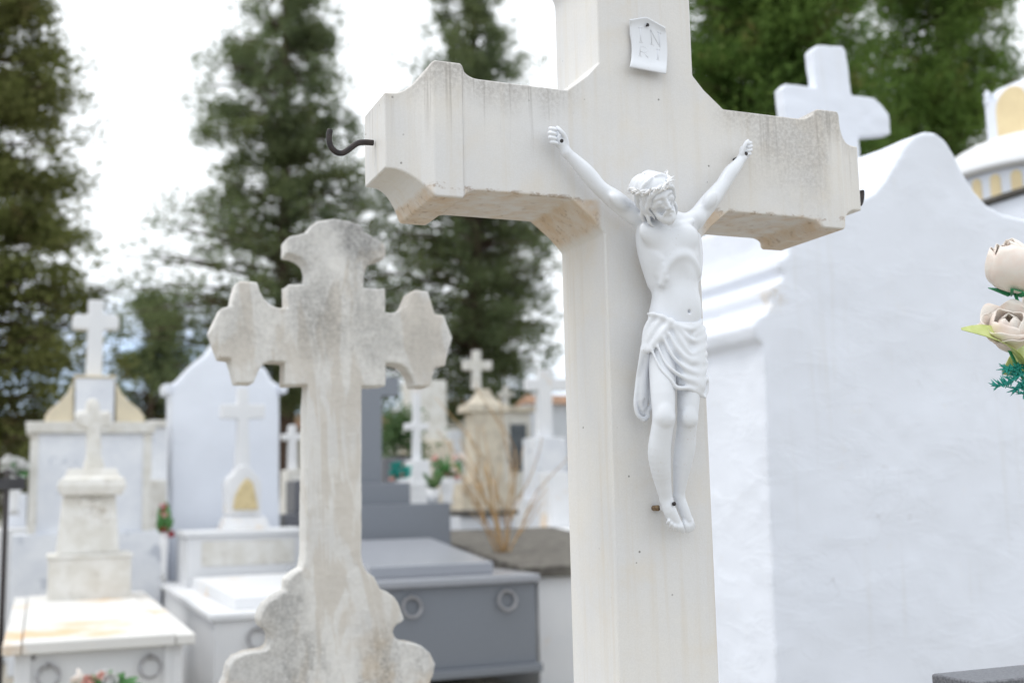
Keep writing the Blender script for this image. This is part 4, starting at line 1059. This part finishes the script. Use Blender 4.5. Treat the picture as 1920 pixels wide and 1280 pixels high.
def left_monument():
    Y = 9.6
    c = at(170, 1000, Y)
    root = thing('headstone_monument', 'bluish white headstone with curved cream shoulders and plain white cross on top, far left', 'monument', (c.x, Y, 0))
    x0, x1, z0, z1 = prect(20, 998, 303, 1125, Y); m = MB(); m.box(x0, x1, Y-0.05, Y+0.5, 0, z1); m.build('base', M_['veined'], root, bevel=0.01)
    xa, xb, za, zb = prect(57, 812, 283, 998, Y); m = MB(); m.box(xa, xb, Y, Y+0.4, z1, zb); m.build('panel', M_['veined'], root, bevel=0.008)
    for s in (0, 1):
        m = MB(); xx = xa if s == 0 else xb-0.05; m.box(xx-0.012, xx+0.05, Y-0.015, Y+0.41, z1, zb); m.build('pilaster', M_['pale'], root, bevel=0.005)
    xc, xd, zc, zd = prect(50, 791, 290, 812, Y); m = MB(); m.box(xc, xd, Y-0.04, Y+0.44, zc, zd, top=(-0.01, -0.01)); m.build('cornice', M_['pale'], root, bevel=0.008)
    xe, xf, ze, zf = prect(141, 708, 214, 791, Y); m = MB(); m.box(xe, xf, Y, Y+0.36, zd, zf); m.build('block', M_['veined'], root, bevel=0.008)
    m = MB(); m.box(xe-0.012, xf+0.012, Y-0.012, Y+0.37, zf, zf+0.02); m.build('coping', M_['cream'], root, bevel=0.005)
    def sh(sg):
        pts = [(138, 791), (138, 712), (128, 735), (112, 752), (92, 768), (84, 780), (83, 791)]
        if sg > 0: pts = [(355-x, y) for x, y in pts]
        P = [(at(x, y, Y).x, at(x, y, Y).z) for x, y in pts]; P[0] = (P[0][0], zd); P[-1] = (P[-1][0], zd)
        if sg < 0: P = P[::-1]
        q = MB(); q.prism(P[::-1], Y+0.02, Y+0.34); q.build('shoulder', M_['cream'], root, bevel=0.01)
    sh(-1); sh(1)
    px = [(162, 708), (166, 614), (137, 612), (137, 587), (167, 585), (167, 558), (196, 558), (196, 585), (225, 588), (225, 613), (196, 615), (192, 708)]
    P = [(at(x, y, Y).x, at(x, y, Y).z) for x, y in px]; P[0] = (P[0][0], zf+0.02); P[-1] = (P[-1][0], zf+0.02)
    q = MB(); q.prism(P, Y+0.10, Y+0.22); q.build('cross', M_['white'], root, bevel=0.012)
left_monument()

# ------------------------------------------------------------------ gabled headwall with white stepped tomb
def mid_left():
    Y = 9.9
    px = [(318, 1130), (318, 722), (332, 712), (352, 690), (372, 672), (388, 660), (400, 640), (420, 628), (445, 640), (460, 662), (480, 678), (500, 692), (510, 712), (525, 722), (527, 1130)]
    P = [(at(x, y, Y).x, at(x, y, Y).z) for x, y in px]; P[0] = (P[0][0], 0); P[-1] = (P[-1][0], 0)
    c = at(422, 900, Y)
    root = thing('gabled_headwall', 'pale blue-white headwall with a curved gable, left behind the scalloped cross', 'tomb wall', (c.x, Y, 0))
    slab_sdf('plaster_block', P[::-1], Y, Y+0.3, 0.02, 0.02, M_['wash2'], root, [(0.2, 0.006, 4)], 1)
    for xx in (314, 531):
        p = at(xx, 722, Y); m = MB(); m.box(p.x-0.028, p.x+0.028, Y-0.03, Y+0.3, p.z-0.07, p.z+0.01, top=(-0.008, 0)); m.build('corbel', M_['wash2'], root, bevel=0.01)
    # stepped tomb
    Yt = 6.75; Yb = 9.0
    f = at(402, 1150, Yt); zt = f.z; X0 = f.x; X1 = X0+0.98
    r2 = thing('stepped_tomb', 'white stepped marble tomb with a rusty edged block, left behind the scalloped cross', 'tomb', ((X0+X1)/2, Yt, 0))
    m = MB(); m.box(X0, X1, Yt, Yb+0.8, 0, zt-0.04); m.build('body', M_['white'], r2, bevel=0.006)
    m = MB(); m.box(X0-0.03, X1+0.03, Yt-0.03, Yb+0.8, zt-0.04, zt); m.build('ledge', M_['white'], r2, bevel=0.008)
    m = MB(); m.box(X0+0.13, X1-0.13, Yt+0.16, Yb-0.01, zt, zt+0.07, top=(0.012, 0.012)); m.build('lid', M_['white'], r2, bevel=0.008)
    x0, x1, z0, z1 = prect(350, 1003, 580, 1072, Yb); m = MB(); m.box(x0, x1, Yb, Yb+0.7, zt, z1); m.build('block', M_['white'], r2, bevel=0.008)
    m = MB(); m.box(x0-0.02, x1+0.02, Yb-0.025, Yb+0.72, z1, z1+0.04); m.build('coping', M_['white'], r2, bevel=0.008)
    xa, xb, za, zb = prect(378, 1012, 552, 1058, Yb); m = MB(); m.box(xa, xb, Yb-0.012, Yb, za, zb); m.build('panel', M_['pale'], r2, bevel=0.004)
    ring(r2, at(482, 1195, Yt), 0.055, M_['steel'], Yt)
    ring(r2, at(640, 1185, Yt), 0.055, M_['steel'], Yt)
    # little cross with gilded niche
    Yc = 9.25; zc = z1+0.04
    cx = at(458, 960, Yc).x
    r3 = thing('niche_cross', 'small white cross on a pedestal with a gilded niche figure, before the gabled headwall', 'stone cross', (cx, Yc, zc))
    xa, xb, za, zb = prect(418, 968, 505, 990, Yc); m = MB(); m.box(xa, xb, Yc-0.05, Yc+0.32, zc, zb, top=(0.03, 0.03)); m.build('base', M_['white'], r3, bevel=0.008)
    px = [(426, 966), (426, 905), (430, 895), (440, 886), (446, 876), (458, 870), (470, 876), (478, 886), (486, 895), (490, 905), (490, 966)]
    P = [(at(x, y, Yc).x, at(x, y, Yc).z) for x, y in px]
    q = MB(); q.prism(P[::-1], Yc, Yc+0.24); q.build('pedestal', M_['white'], r3, bevel=0.01)
    px = [(436, 955), (440, 930), (450, 910), (462, 895), (474, 905), (479, 930), (484, 955)]
    q = MB(); q.prism([(at(x, y, Yc).x, at(x, y, Yc).z) for x, y in px][::-1], Yc-0.025, Yc); q.build('relief', M_['relief'], r3, bevel=0.012)
    px = [(445, 874), (449, 784), (417, 782), (417, 757), (448, 756), (449, 726), (468, 726), (469, 756), (500, 757), (500, 782), (468, 784), (472, 874)]
    q = MB(); q.prism([(at(x, y, Yc).x, at(x, y, Yc).z) for x, y in px][::-1], Yc+0.06, Yc+0.16); q.build('cross', M_['white'], r3, bevel=0.008)
mid_left()

# ------------------------------------------------------------------ grey granite tomb
def granite_tomb():
    Y0 = 6.45; Yb = 8.0
    a = at(712, 1092, Y0); b = at(1003, 1072, Y0); zt = (a.z+b.z)/2; zg = at(860, 1252, Y0).z
    X0, X1 = a.x-0.08, b.x
    root = thing('granite_tomb', 'grey granite tomb with two steel rings, between the scalloped and the large cross', 'tomb', ((X0+X1)/2, Y0, 0))
    m = MB(); m.box(X0, X1, Y0, Yb+0.5, zg, zt-0.045); m.build('body', M_['granite'], root, bevel=0.004)
    m = MB(); m.box(X0-0.04, X1+0.02, Y0-0.05, Yb+0.6, max(0, zg-0.05), zg); m.build('plinth', M_['granite'], root, bevel=0.006)
    m = MB(); m.box(X0-0.04, X1+0.02, Y0-0.04, Yb+0.5, zt-0.045, zt); m.build('ledge', M_['granite_skylit'], root, bevel=0.008)
    la = at(925, 1052, Y0+0.15); zl = la.z; lr = la.x; zk = at(800, 1008, 7.7).z
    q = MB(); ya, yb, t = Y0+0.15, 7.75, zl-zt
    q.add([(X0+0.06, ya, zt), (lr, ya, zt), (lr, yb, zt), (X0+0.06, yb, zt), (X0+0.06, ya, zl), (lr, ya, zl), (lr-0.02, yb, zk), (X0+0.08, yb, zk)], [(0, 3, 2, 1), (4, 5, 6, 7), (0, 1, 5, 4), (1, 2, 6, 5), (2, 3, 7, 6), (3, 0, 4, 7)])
    q.build('lid', M_['granite_skylit'], root, bevel=0.008)
    for px, py in ((770, 1137), (948, 1124)): ring(root, at(px, py, Y0), 0.055, M_['steel'], Y0)
    p = at(990, 1102, Y0)
    x0, x1, z0, z1 = prect(600, 945, 845, 1010, 7.85); m = MB(); m.box(x0, x1, 7.85, 8.4, zt, z1); m.build('head_block', M_['granite'], root, bevel=0.006)
    # granite cross stands on the head block
    Yc = 8.1
    r2 = thing('granite_cross', 'plain grey granite cross on a stepped block, half hidden behind the scalloped cross', 'stone cross', (at(685, 900, Yc).x, Yc, z1))
    xa, xb, za, zb = prect(610, 906, 762, 945, Yc); m = MB(); m.box(xa, xb, Yc-0.1, Yc+0.25, z1, zb); m.build('step', M_['granite'], r2, bevel=0.006)
    px = [(655, 906), (655, 742), (622, 742), (622, 707), (655, 707), (655, 670), (714, 670), (714, 707), (748, 707), (748, 742), (716, 742), (716, 906)]
    P = [(at(x, y, Yc).x, at(x, y, Yc).z) for x, y in px]; P[0] = (P[0][0], zb); P[-1] = (P[-1][0], zb)
    q = MB(); q.prism(P, Yc, Yc+0.12); q.build('cross', M_['granite'], r2, bevel=0.004)
    return zt, z1, zb
gz = granite_tomb()

def concrete_tomb():
    Y0 = 6.9
    a = at(1008, 1075, Y0); X0 = a.x; zt = a.z
    root = thing('concrete_tomb', 'low tomb with dark weathered concrete lid and white sides, behind the large cross', 'tomb', (X0+0.5, Y0, 0))
    m = MB(); m.box(X0, X0+1.0, Y0, Y0+2.2, 0, zt-0.02); m.build('body', M_['white'], root, bevel=0.006)
    zb = at(960, 990, 9.0).z
    q = MB(); t = 0.07; x0, x1, ya, yb = X0-0.13, X0+1.1, Y0-0.06, Y0+2.2
    q.add([(x0, ya, zt-0.02), (x1, ya, zt-0.02), (x1, yb, zt-0.02), (x0, yb, zt-0.02), (x0, ya, zt+0.05), (x1, ya, zt+0.05), (x1, yb, zb), (x0, yb, zb)], [(0, 3, 2, 1), (4, 5, 6, 7), (0, 1, 5, 4), (1, 2, 6, 5), (2, 3, 7, 6), (3, 0, 4, 7)])
    q.build('lid', M_['concrete'], root, bevel=0.012)
concrete_tomb()

# ------------------------------------------------------------------ middle distance
def plain_cross(name, label, px_c, tops, Y, mat, shaft, arm, yarm, ped, cap=None, ped_mat=None, depth=0.3):
    """shaft: (x0, x1, top, foot); arm: (x0, x1, y0, y1); ped: list of (x0, y0, x1, y1) blocks from the foot upwards, in photo pixels"""
    foot = at(px_c, ped[0][3], Y)
    root = thing(name, label, 'stone cross', (at(px_c, 900, Y).x, Y, 0))
    zlast = 0.0
    for i, (x0, y0, x1, y1) in enumerate(ped):
        a, b, z0, z1 = prect(x0, y0, x1, y1, Y); e = 0.05*(len(ped)-i)
        m = MB(); m.box(a, b, Y-e, Y+depth+e, zlast, z1, top=(0.012, 0.012)); m.build('pedestal' if i else 'base', ped_mat or mat, root, bevel=0.01); zlast = z1
    if cap:
        a, b, z0, z1 = prect(*cap, Y); e = (z1-z0)*0.32; wd = b-a; xm = (a+b)/2; ym = Y+depth/2
        m = MB(); m.box(a, b, Y-0.09, Y+depth+0.09, zlast, zlast+e, top=(0.01, 0.01))
        prof = [(0.40, 0.0), (0.26, 0.30), (0.18, 0.62), (0.13, 1.0)]; h0 = zlast+e; hh = z1-h0; dp = (depth+0.18)/wd
        for (r0_, t0), (r1_, t1) in zip(prof[:-1], prof[1:]):
            V = [(xm+sx*wd*r_, ym+sy*wd*dp*r_, h0+hh*t) for r_, t in ((r0_, t0), (r1_, t1)) for sx, sy in ((-1, -1), (1, -1), (1, 1), (-1, 1))]
            m.add(V, [(0, 1, 5, 4), (1, 2, 6, 5), (2, 3, 7, 6), (3, 0, 4, 7), (0, 3, 2, 1), (4, 5, 6, 7)])
        m.build('cap', ped_mat or mat, root, bevel=0.006); zlast = z1
    x0, x1, t, f_ = shaft; ax0, ax1, ay0, ay1 = arm; d = depth*0.35
    px = [(x0-1, f_), (x0, ay1), (ax0, ay1), (ax0, ay0), (x0, ay0), (x0, t), (x1, t), (x1, ay0), (ax1, ay0), (ax1, ay1), (x1, ay1), (x1+1, f_)]
    P = [(at(x, y, Y).x, at(x, y, Y).z) for x, y in px]; P[0] = (P[0][0], zlast); P[-1] = (P[-1][0], zlast)
    q = MB(); q.prism(P[::-1], Y+depth/2-d/2, Y+depth/2+d/2); q.build('cross', mat, root, bevel=0.012)
    return root
plain_cross('stone_cross', 'beige stone cross on a tall sandstone pedestal, behind the dry twigs', 900, 0, 14.0, M_['pale'], (891, 906, 655, 740), (873, 927, 675, 692), 0, [(862, 905, 962, 1000), (884, 772, 944, 905)], (872, 728, 950, 772), M_['beige'], 0.22)
plain_cross('stone_cross', 'slim white cross on a rounded pedestal, beside the pink flowers', 787, 0, 10.2, M_['white'], (780, 794, 722, 862), (764, 811, 792, 805), 0, [(764, 905, 812, 945), (771, 862, 806, 905)], None, None, 0.2)
plain_cross('stone_cross', 'white cross on a grey pedestal, directly left of the large cross shaft', 1028, 0, 12.5, M_['white'], (1016, 1042, 690, 820), (994, 1072, 708, 730), 0, [(985, 935, 1075, 985), (1000, 820, 1062, 935)], None, M_['veined'], 0.3)
plain_cross('stone_cross', 'white cross with pale slab between the gabled headwall and the scalloped cross', 553, 0, 12.0, M_['white'], (546, 560, 795, 880), (533, 575, 812, 824), 0, [(528, 960, 590, 1005), (536, 880, 572, 960)], None, M_['pale'], 0.3)

def slab_thing(name, label, cat, rects, Y, parts, mats, depth):
    root = thing(name, label, cat, (at((rects[0][0]+rects[0][2])/2, 900, Y).x, Y, 0)); zl = 0
    for r_, pn, mt, dp in zip(rects, parts, mats, depth):
        a, b, z0, z1 = prect(*r_, Y); m = MB(); m.box(a, b, Y-dp, Y+0.3, zl, z1); m.build(pn, M_[mt], root, bevel=0.01); zl = z1
    return root
slab_thing('stele', 'cream inscribed stone block on a darker base behind the slim white cross', 'stele', [(762, 825, 846, 960), (768, 712, 838, 825)], 13.2, ['base', 'block'], ['beige', 'pale'], [0.1, 0.0])
slab_thing('headstone', 'grey-white upright headstone between the salmon roses and the sandstone pedestal', 'headstone', [(838, 925, 872, 960), (843, 806, 866, 925)], 16.0, ['base', 'slab'], ['pale', 'veined'], [0.15, 0.0])
r_ = slab_thing('mausoleum', 'low white mausoleum with a short tiled roof, beside the large cross shaft', 'mausoleum', [(990, 756, 1110, 990)], 19.0, ['body'], ['wash2'], [0.0])
xa, xb, za, zb = prect(984, 749, 1116, 757, 19.0); m = MB(); m.add([(xa, 18.9, za), (xb, 18.9, za), (xb, 19.5, za), (xa, 19.5, za), (xa+0.1, 19.2, zb+0.1), (xb-0.1, 19.2, zb+0.1)], [(0, 1, 5, 4), (2, 3, 4, 5), (1, 2, 5), (3, 0, 4), (0, 3, 2, 1)]); m.build('roof', M_['terracotta'], r_)
plain_cross('stone_cross', 'small grey cross far back under the cedar, right of the sandstone pedestal', 955, 0, 17.5, M_['pale'], (950, 958, 722, 772), (940, 968, 734, 742), 0, [(940, 790, 970, 960), (945, 772, 964, 790)], None, M_['veined'], 0.25)
plain_cross('stone_cross', 'small white cross far back, just left of the slim white cross', 752, 0, 16.5, M_['white'], (748, 755, 752, 800), (738, 766, 763, 770), 0, [(738, 830, 768, 950), (742, 800, 762, 830)], None, M_['pale'], 0.25)
r_ = slab_thing('niche_tomb', 'pale niche tomb with a dark glass door, right of the sandstone pedestal', 'tomb', [(936, 900, 1000, 985), (944, 772, 996, 900), (938, 762, 1002, 772)], 15.0, ['base', 'body', 'cornice'], ['pale', 'pale', 'beige'], [0.1, 0.0, 0.06])
a, b, z0, z1 = prect(957, 795, 986, 882, 15.0); m = MB(); m.box(a, b, 14.97, 15.001, z0, z1); o = m.build('door', M_['glass'], r_)
slab_thing('low_tomb', 'low dark granite tomb behind the scalloped cross shaft', 'tomb', [(515, 962, 600, 1010), (548, 900, 600, 962)], 10.4, ['base', 'headstone'], ['granite_dark', 'granite_dark'], [0.5, 0.1])
slab_thing('low_tomb', 'grey tomb seen in the gap left of the gabled headwall', 'tomb', [(270, 900, 340, 1010), (284, 800, 330, 900), (276, 788, 336, 800)], 13.0, ['base', 'headstone', 'coping'], ['pale', 'veined', 'pale'], [0.4, 0.0, 0.05])
slab_thing('low_tomb', 'low white tomb at the far left edge, beside the black iron cross', 'tomb', [(-90, 990, 52, 1090), (8, 925, 50, 990)], 11.0, ['base', 'headstone'], ['white', 'veined'], [0.6, 0.0])
slab_thing('low_tomb', 'small white tomb block touching the shaft of the large cross', 'tomb', [(985, 988, 1090, 1030), (1032, 885, 1090, 988)], 10.5, ['base', 'headstone'], ['white', 'white'], [0.8, 0.0])
slab_thing('low_tomb', 'grey-white low tomb with dark coping behind the dry twigs', 'tomb', [(848, 965, 950, 1060), (846, 955, 952, 965)], 9.3, ['body', 'coping'], ['veined', 'concrete'], [0.2, 0.25])
slab_thing('low_tomb', 'dark planter tomb below the green bush', 'tomb', [(716, 858, 770, 930)], 11.2, ['body'], ['granite_dark'], [0.1])

def iron_cross():
    Y = 6.6
    c = at(9, 1000, Y)
    root = thing('iron_cross', 'thin black iron grave marker with a dark plate, at the far left edge', 'grave marker', (c.x, Y, 0))
    z1 = at(9, 880, Y).z
    m = MB(); m.tube([(c.x, Y, 0), (c.x, Y, z1)], 0.014, 8); m.build('post', M_['iron'], root)
    a, b, za, zb = prect(-32, 896, 48, 918, Y); m = MB(); m.box(a, b, Y-0.02, Y-0.008, za, zb); m.build('plate', M_['slate'], root, bevel=0.003)
    m = MB(); m.tube([(a+0.01, Y+0.004, zb-0.01), (c.x, Y+0.004, zb+0.04), (b-0.01, Y+0.004, zb-0.01)], 0.007, 6); m.build('brace', M_['iron'], root)
iron_cross()
bouquet('white blossoms above the black plate at the far left', 30, 878, 9.5, 42, 36, [M_['whitepetal']], M_['green'], M_['white'], 11, 965, 20, 0.06)
bouquet('red flowers in a white vase in the gap left of the gabled headwall', 309, 975, 9.0, 26, 62, [M_['red'], M_['red'], M_['pink'], M_['whitepetal']], M_['green'], M_['white'], 12, 1085, 9, 0.042)
bouquet('pink and teal flowers left of the slim white cross', 752, 884, 10.0, 40, 36, [M_['teal'], M_['pink'], M_['teal']], M_['teal'], M_['white'], 13, 945, 9, 0.045)
bouquet('salmon roses with dark leaves right of the slim white cross', 838, 878, 10.6, 54, 48, [M_['pink'], M_['rose'], M_['pink']], M_['green'], M_['white'], 14, 945, 10, 0.06)

def pot_plant():
    Y = 7.95; c = at(826, 998, Y); rs = random.Random(5)
    root = thing('potted_plant', 'small green plant in a white pot on the grey granite block', 'plant', (c.x-0.02, Y, gz[1]))
    top = at(822, 968, Y).z; m = MB(); x = at(812, 960, Y).x; zb = gz[1]
    m.lathe((x, Y), [(0, zb), (0.04, zb), (0.052, zb+0.10), (0.046, zb+0.10), (0, zb+0.085)], 16); m.build('pot', M_['white'], root)
    m = MB()
    for i in range(34):
        a = rs.uniform(0, 6.28); l_ = rs.uniform(.08, .20); d = Vector((math.cos(a)*rs.uniform(.4, 1), math.sin(a)*rs.uniform(.4, 1), rs.uniform(.3, 1.2)))
        leaf(m, (x, Y, zb+0.09), Vector((x, Y, zb+0.09))+d*l_*0.8, 0.012, Vector((d.x, d.y, 1)), 4)
    m.build('leaf', M_['fol_d'], root)
pot_plant()

def twigs():
    Y = 7.6; b = at(945, 1052, Y); rs = random.Random(9)
    root = thing('dry_shrub', 'bare tan twigs of a dried shrub left of the large cross', 'shrub', (b.x, Y, 0))
    m = MB()
    def br(p, d, l_, r_, dep):
        pts = [p]; dd = d.copy()
        for i in range(6):
            dd = (dd+Vector((rs.uniform(-.16, .16), rs.uniform(-.16, .16), rs.uniform(-.02, .10)))).normalized(); pts.append(pts[-1]+dd*l_/6)
        m.tube(pts, [r_*(1-0.5*i/6) for i in range(7)], 6)
        if dep > 0:
            for i in (2, 3, 4, 6):
                e = (dd+Vector((rs.uniform(-.6, .6), rs.uniform(-.5, .5), rs.uniform(-.1, .3)))).normalized(); br(pts[i], e, l_*rs.uniform(.45, .75), r_*0.55, dep-1)
    p = Vector((b.x, Y, 0)); br(p, Vector((0, 0, 1)), b.z+0.02, 0.022, 0)
    q = Vector((b.x, Y, b.z))
    for dx, l_ in ((-.55, .55), (-.35, .75), (-.10, .70), (0.22, .80), (0.45, .55), (-.75, .6), (0.05, .6), (.33, .7)):
        br(q, Vector((dx, rs.uniform(-.2, .2), 1)).normalized(), l_, 0.0085, 1)
    m.build('stems', M_['twig'], root)
twigs()

# ------------------------------------------------------------------ cemetery wall far behind
def far_wall():
    Y = 30.0
    segs = [(-700, 325, 800, 'long plastered cemetery wall with tiled coping, far left under the trees'), (330, 760, 778, 'plastered cemetery wall with tiled coping, behind the scalloped cross'), (765, 1120, 752, 'plastered cemetery wall with tiled coping, behind the sandstone pedestal'), (1125, 3000, 760, 'plastered cemetery wall with tiled coping, behind the ogee wall')]
    for x0, x1, y0, lab in segs:
        a = at(max(x0, -700), y0, Y); b = at(min(x1, 2300), y0, Y); z = at(min(max((x0+x1)/2, 200), 1100), y0, Y).z
        c = (a.x+b.x)/2
        root = thing('cemetery_wall', lab, 'wall', (c, Y, 0), None)
        m = MB(); m.box(a.x, b.x, Y, Y+0.5, 0, z-0.35); m.build('wall', M_['pale'], root)
        m = MB(); n = int((b.x-a.x)/0.22)
        q = [(a.x, Y-0.25, z-0.35), (b.x, Y-0.25, z-0.35), (b.x, Y+0.75, z-0.35), (a.x, Y+0.75, z-0.35), (a.x, Y+0.25, z), (b.x, Y+0.25, z)]
        m.add(q, [(0, 1, 5, 4), (2, 3, 4, 5), (1, 2, 5), (3, 0, 4), (0, 3, 2, 1)])
        for i in range(n):
            x = a.x+(i+0.5)*(b.x-a.x)/n; m.tube([(x, Y-0.27, z-0.34), (x, Y+0.25, z+0.02)], 0.08, 6)
        m.build('coping', M_['terracotta'], root)
far_wall()

# ------------------------------------------------------------------ trees
def tree(name, label, px, Y, prof, nb, per, size, mat, seed, trunk_r=0.18, gap=0.0, gapcell=0.8, base_py=None, depth_f=0.8, droop=0.1, group=None, ragged=False):
    """prof: (photo y, half width left, half width right) in pixels, top to bottom, at depth Y"""
    rs = np.random.RandomState(seed)
    b = at(px, 930, Y); X0 = b.x
    D = (b-CAM).dot(fw); k = D/F_PX
    root = thing(name, label, 'tree', (X0, Y, 0), group)
    ys = np.array([p[0] for p in prof], float); zl = np.array([at(px, p[0], Y).z for p in prof]); wl = np.array([p[1] for p in prof])*k; wr = np.array([p[2] for p in prof])*k
    o = np.argsort(zl); zl, wl, wr = zl[o], wl[o], wr[o]
    ztop, zbot = zl[-1], max(zl[0], 0.3)
    m = MB(); zt = np.linspace(0, ztop, 12); jx = np.cumsum(rs.normal(0, 0.05, 12)); jx -= jx[0]
    m.tube([(X0+jx[i]*0.5, Y+jx[i]*0.3, zt[i]) for i in range(12)], [trunk_r*(1-0.9*i/11) for i in range(12)], 10)
    zz = zbot+(ztop-zbot)*rs.uniform(0, 1, nb)
    area = (np.interp(zz, zl, wl)+np.interp(zz, zl, wr)); keep = rs.uniform(0, 1, nb) < 0.25+0.75*area/area.max(); zz = zz[keep]; nb = len(zz)
    az = np.arange(nb)*2.399963+rs.uniform(-.5, .5, nb)
    ca, sa = np.cos(az), np.sin(az); W1, W2 = np.interp(zz, zl, wl), np.interp(zz, zl, wr)
    rad = np.where(ca < 0, W1, W2)*np.abs(ca)+depth_f*0.5*(W1+W2)*(1-np.abs(ca)); ln = rad*(rs.triangular(0.40, 0.85, 1.25, nb) if ragged else rs.uniform(0.62, 1.08, nb))
    up_ = rs.uniform(0.05, 0.45, nb)
    def pt(i, s): return np.stack([X0+ca[i]*ln[i]*s, Y+sa[i]*ln[i]*s, zz[i]+ln[i]*(up_[i]*s-droop*s*s*2-0.12)], -1)
    for i in range(nb):
        P = [tuple(pt(i, s)) for s in (0.0, 0.3, 0.6, 0.88)]
        r0_ = min(trunk_r*0.32, 0.012+0.012*ln[i]); m.tube(P, [r0_, r0_*0.75, r0_*0.5, r0_*0.2], 5, cap=False)
    m.build('trunk', M_['bark'], root)
    # twig sprays: clumps along each limb, each clump many small leaf blades
    cl = 7; N_ = nb*per
    bi = np.repeat(np.arange(nb), per); s = np.sqrt(rs.uniform(0.05, 1.0, N_)); C = pt(bi, s)
    C += rs.normal(0, 1, (N_, 3))*((0.045*ln[bi]+0.075) if ragged else (0.055*ln[bi]+0.10))[:, None]*np.array([1, 1, 0.75])
    if gap > -1:
        L_ = rs.uniform(-1, 1, (34, 34, 50)); q = np.mod((C-np.array([X0, Y, 0]))/gapcell+np.array([400.5, 400.5, 400.5]), [32.9, 32.9, 48.9]); j = q.astype(int); t = q-j; t = t*t*(3-2*t)
        v = 0
        for dx in (0, 1):
            for dy in (0, 1):
                for dz_ in (0, 1):
                    v = v+L_[j[:, 0]+dx, j[:, 1]+dy, j[:, 2]+dz_]*(t[:, 0] if dx else 1-t[:, 0])*(t[:, 1] if dy else 1-t[:, 1])*(t[:, 2] if dz_ else 1-t[:, 2])
        C = C[v > gap]; bi = bi[v > gap]
    n = len(C); C = np.repeat(C, cl, 0); bi = np.repeat(bi, cl)
    C = C+rs.normal(0, size*0.75, C.shape); N_ = len(C)
    d = np.stack([ca[bi], sa[bi], np.full(N_, 0.25)], 1)+rs.normal(0, 0.75, (N_, 3)); d /= np.linalg.norm(d, axis=1)[:, None]
    e = np.cross(d, rs.normal(0, 1, (N_, 3))); e /= np.linalg.norm(e, axis=1)[:, None]+1e-9
    L1 = size*rs.uniform(0.6, 1.5, N_)[:, None]; W_ = L1*rs.uniform(0.22, 0.42, N_)[:, None]
    V = np.stack([C-d*L1*0.5, C+e*W_*0.5, C+d*L1*0.5, C-e*W_*0.5], 1).reshape(-1, 3)
    npmesh('crown', V, np.arange(len(V)).reshape(-1, 4), M_[mat], root, False)
    return root

tree('cypress_tree', 'dense dark cypress filling the left edge of the view', -55, 19, [(-330, 60, 40), (-150, 110, 105), (0, 150, 135), (100, 175, 165), (200, 200, 172), (300, 215, 205), (400, 240, 225), (500, 260, 280), (600, 280, 290), (750, 285, 285), (880, 270, 270), (940, 220, 220)], 620, 52, 0.12, 'fol_a', 11, 0.25, -0.04, 0.28, ragged=True, depth_f=0.65)
tree('cedar_tree', 'tall open cedar with sky showing through, above the scalloped cross', 535, 24, [(-150, 20, 20), (-60, 70, 65), (0, 115, 90), (80, 155, 100), (150, 175, 145), (200, 195, 155), (260, 180, 150), (300, 175, 160), (360, 170, 200), (420, 245, 260), (500, 310, 300), (600, 330, 310), (690, 290, 290), (760, 190, 190)], 680, 58, 0.11, 'fol_b', 22, 0.26, 0.05, 0.26, ragged=True, depth_f=0.6)
tree('cedar_tree', 'tall open cedar behind the left arm of the large cross', 905, 25, [(-160, 20, 20), (-60, 75, 65), (20, 90, 85), (90, 115, 115), (140, 130, 125), (180, 160, 80), (260, 215, 100), (340, 255, 140), (420, 270, 160), (520, 270, 170), (620, 240, 170), (700, 200, 150), (780, 130, 110)], 720, 62, 0.11, 'fol_b', 33, 0.26, 0.03, 0.26, ragged=True, depth_f=0.6)
tree('cedar_tree', 'small dark cedar low in the gap between the cypress and the tall cedar', 282, 27, [(560, 25, 25), (600, 40, 45), (650, 60, 60), (700, 70, 65), (760, 65, 65), (820, 60, 55)], 140, 40, 0.12, 'fol_b', 44, 0.14, -0.05, 0.5)
tree('cypress_tree', 'broad brownish cypress behind the right arm of the large cross', 1490, 13, [(-500, 100, 90), (-300, 170, 150), (-100, 205, 190), (0, 215, 215), (150, 225, 235), (300, 230, 250), (500, 240, 260), (800, 240, 260)], 660, 66, 0.09, 'fol_c', 55, 0.25, -0.42, 0.4)
tree('cypress_tree', 'bright green cypress above the domed chapel at the right edge', 1830, 14.5, [(-500, 100, 80), (-250, 170, 160), (-60, 195, 170), (50, 205, 150), (150, 215, 150), (250, 220, 200), (400, 230, 230), (700, 240, 240)], 560, 66, 0.09, 'fol_c', 66, 0.25, -0.42, 0.4)
tree('bush', 'light green bush beside the granite cross', 745, 12.2, [(782, 12, 12), (800, 30, 26), (840, 38, 32), (880, 34, 30), (910, 22, 22)], 60, 26, 0.06, 'fol_d', 77, 0.03, -0.3, 0.3)
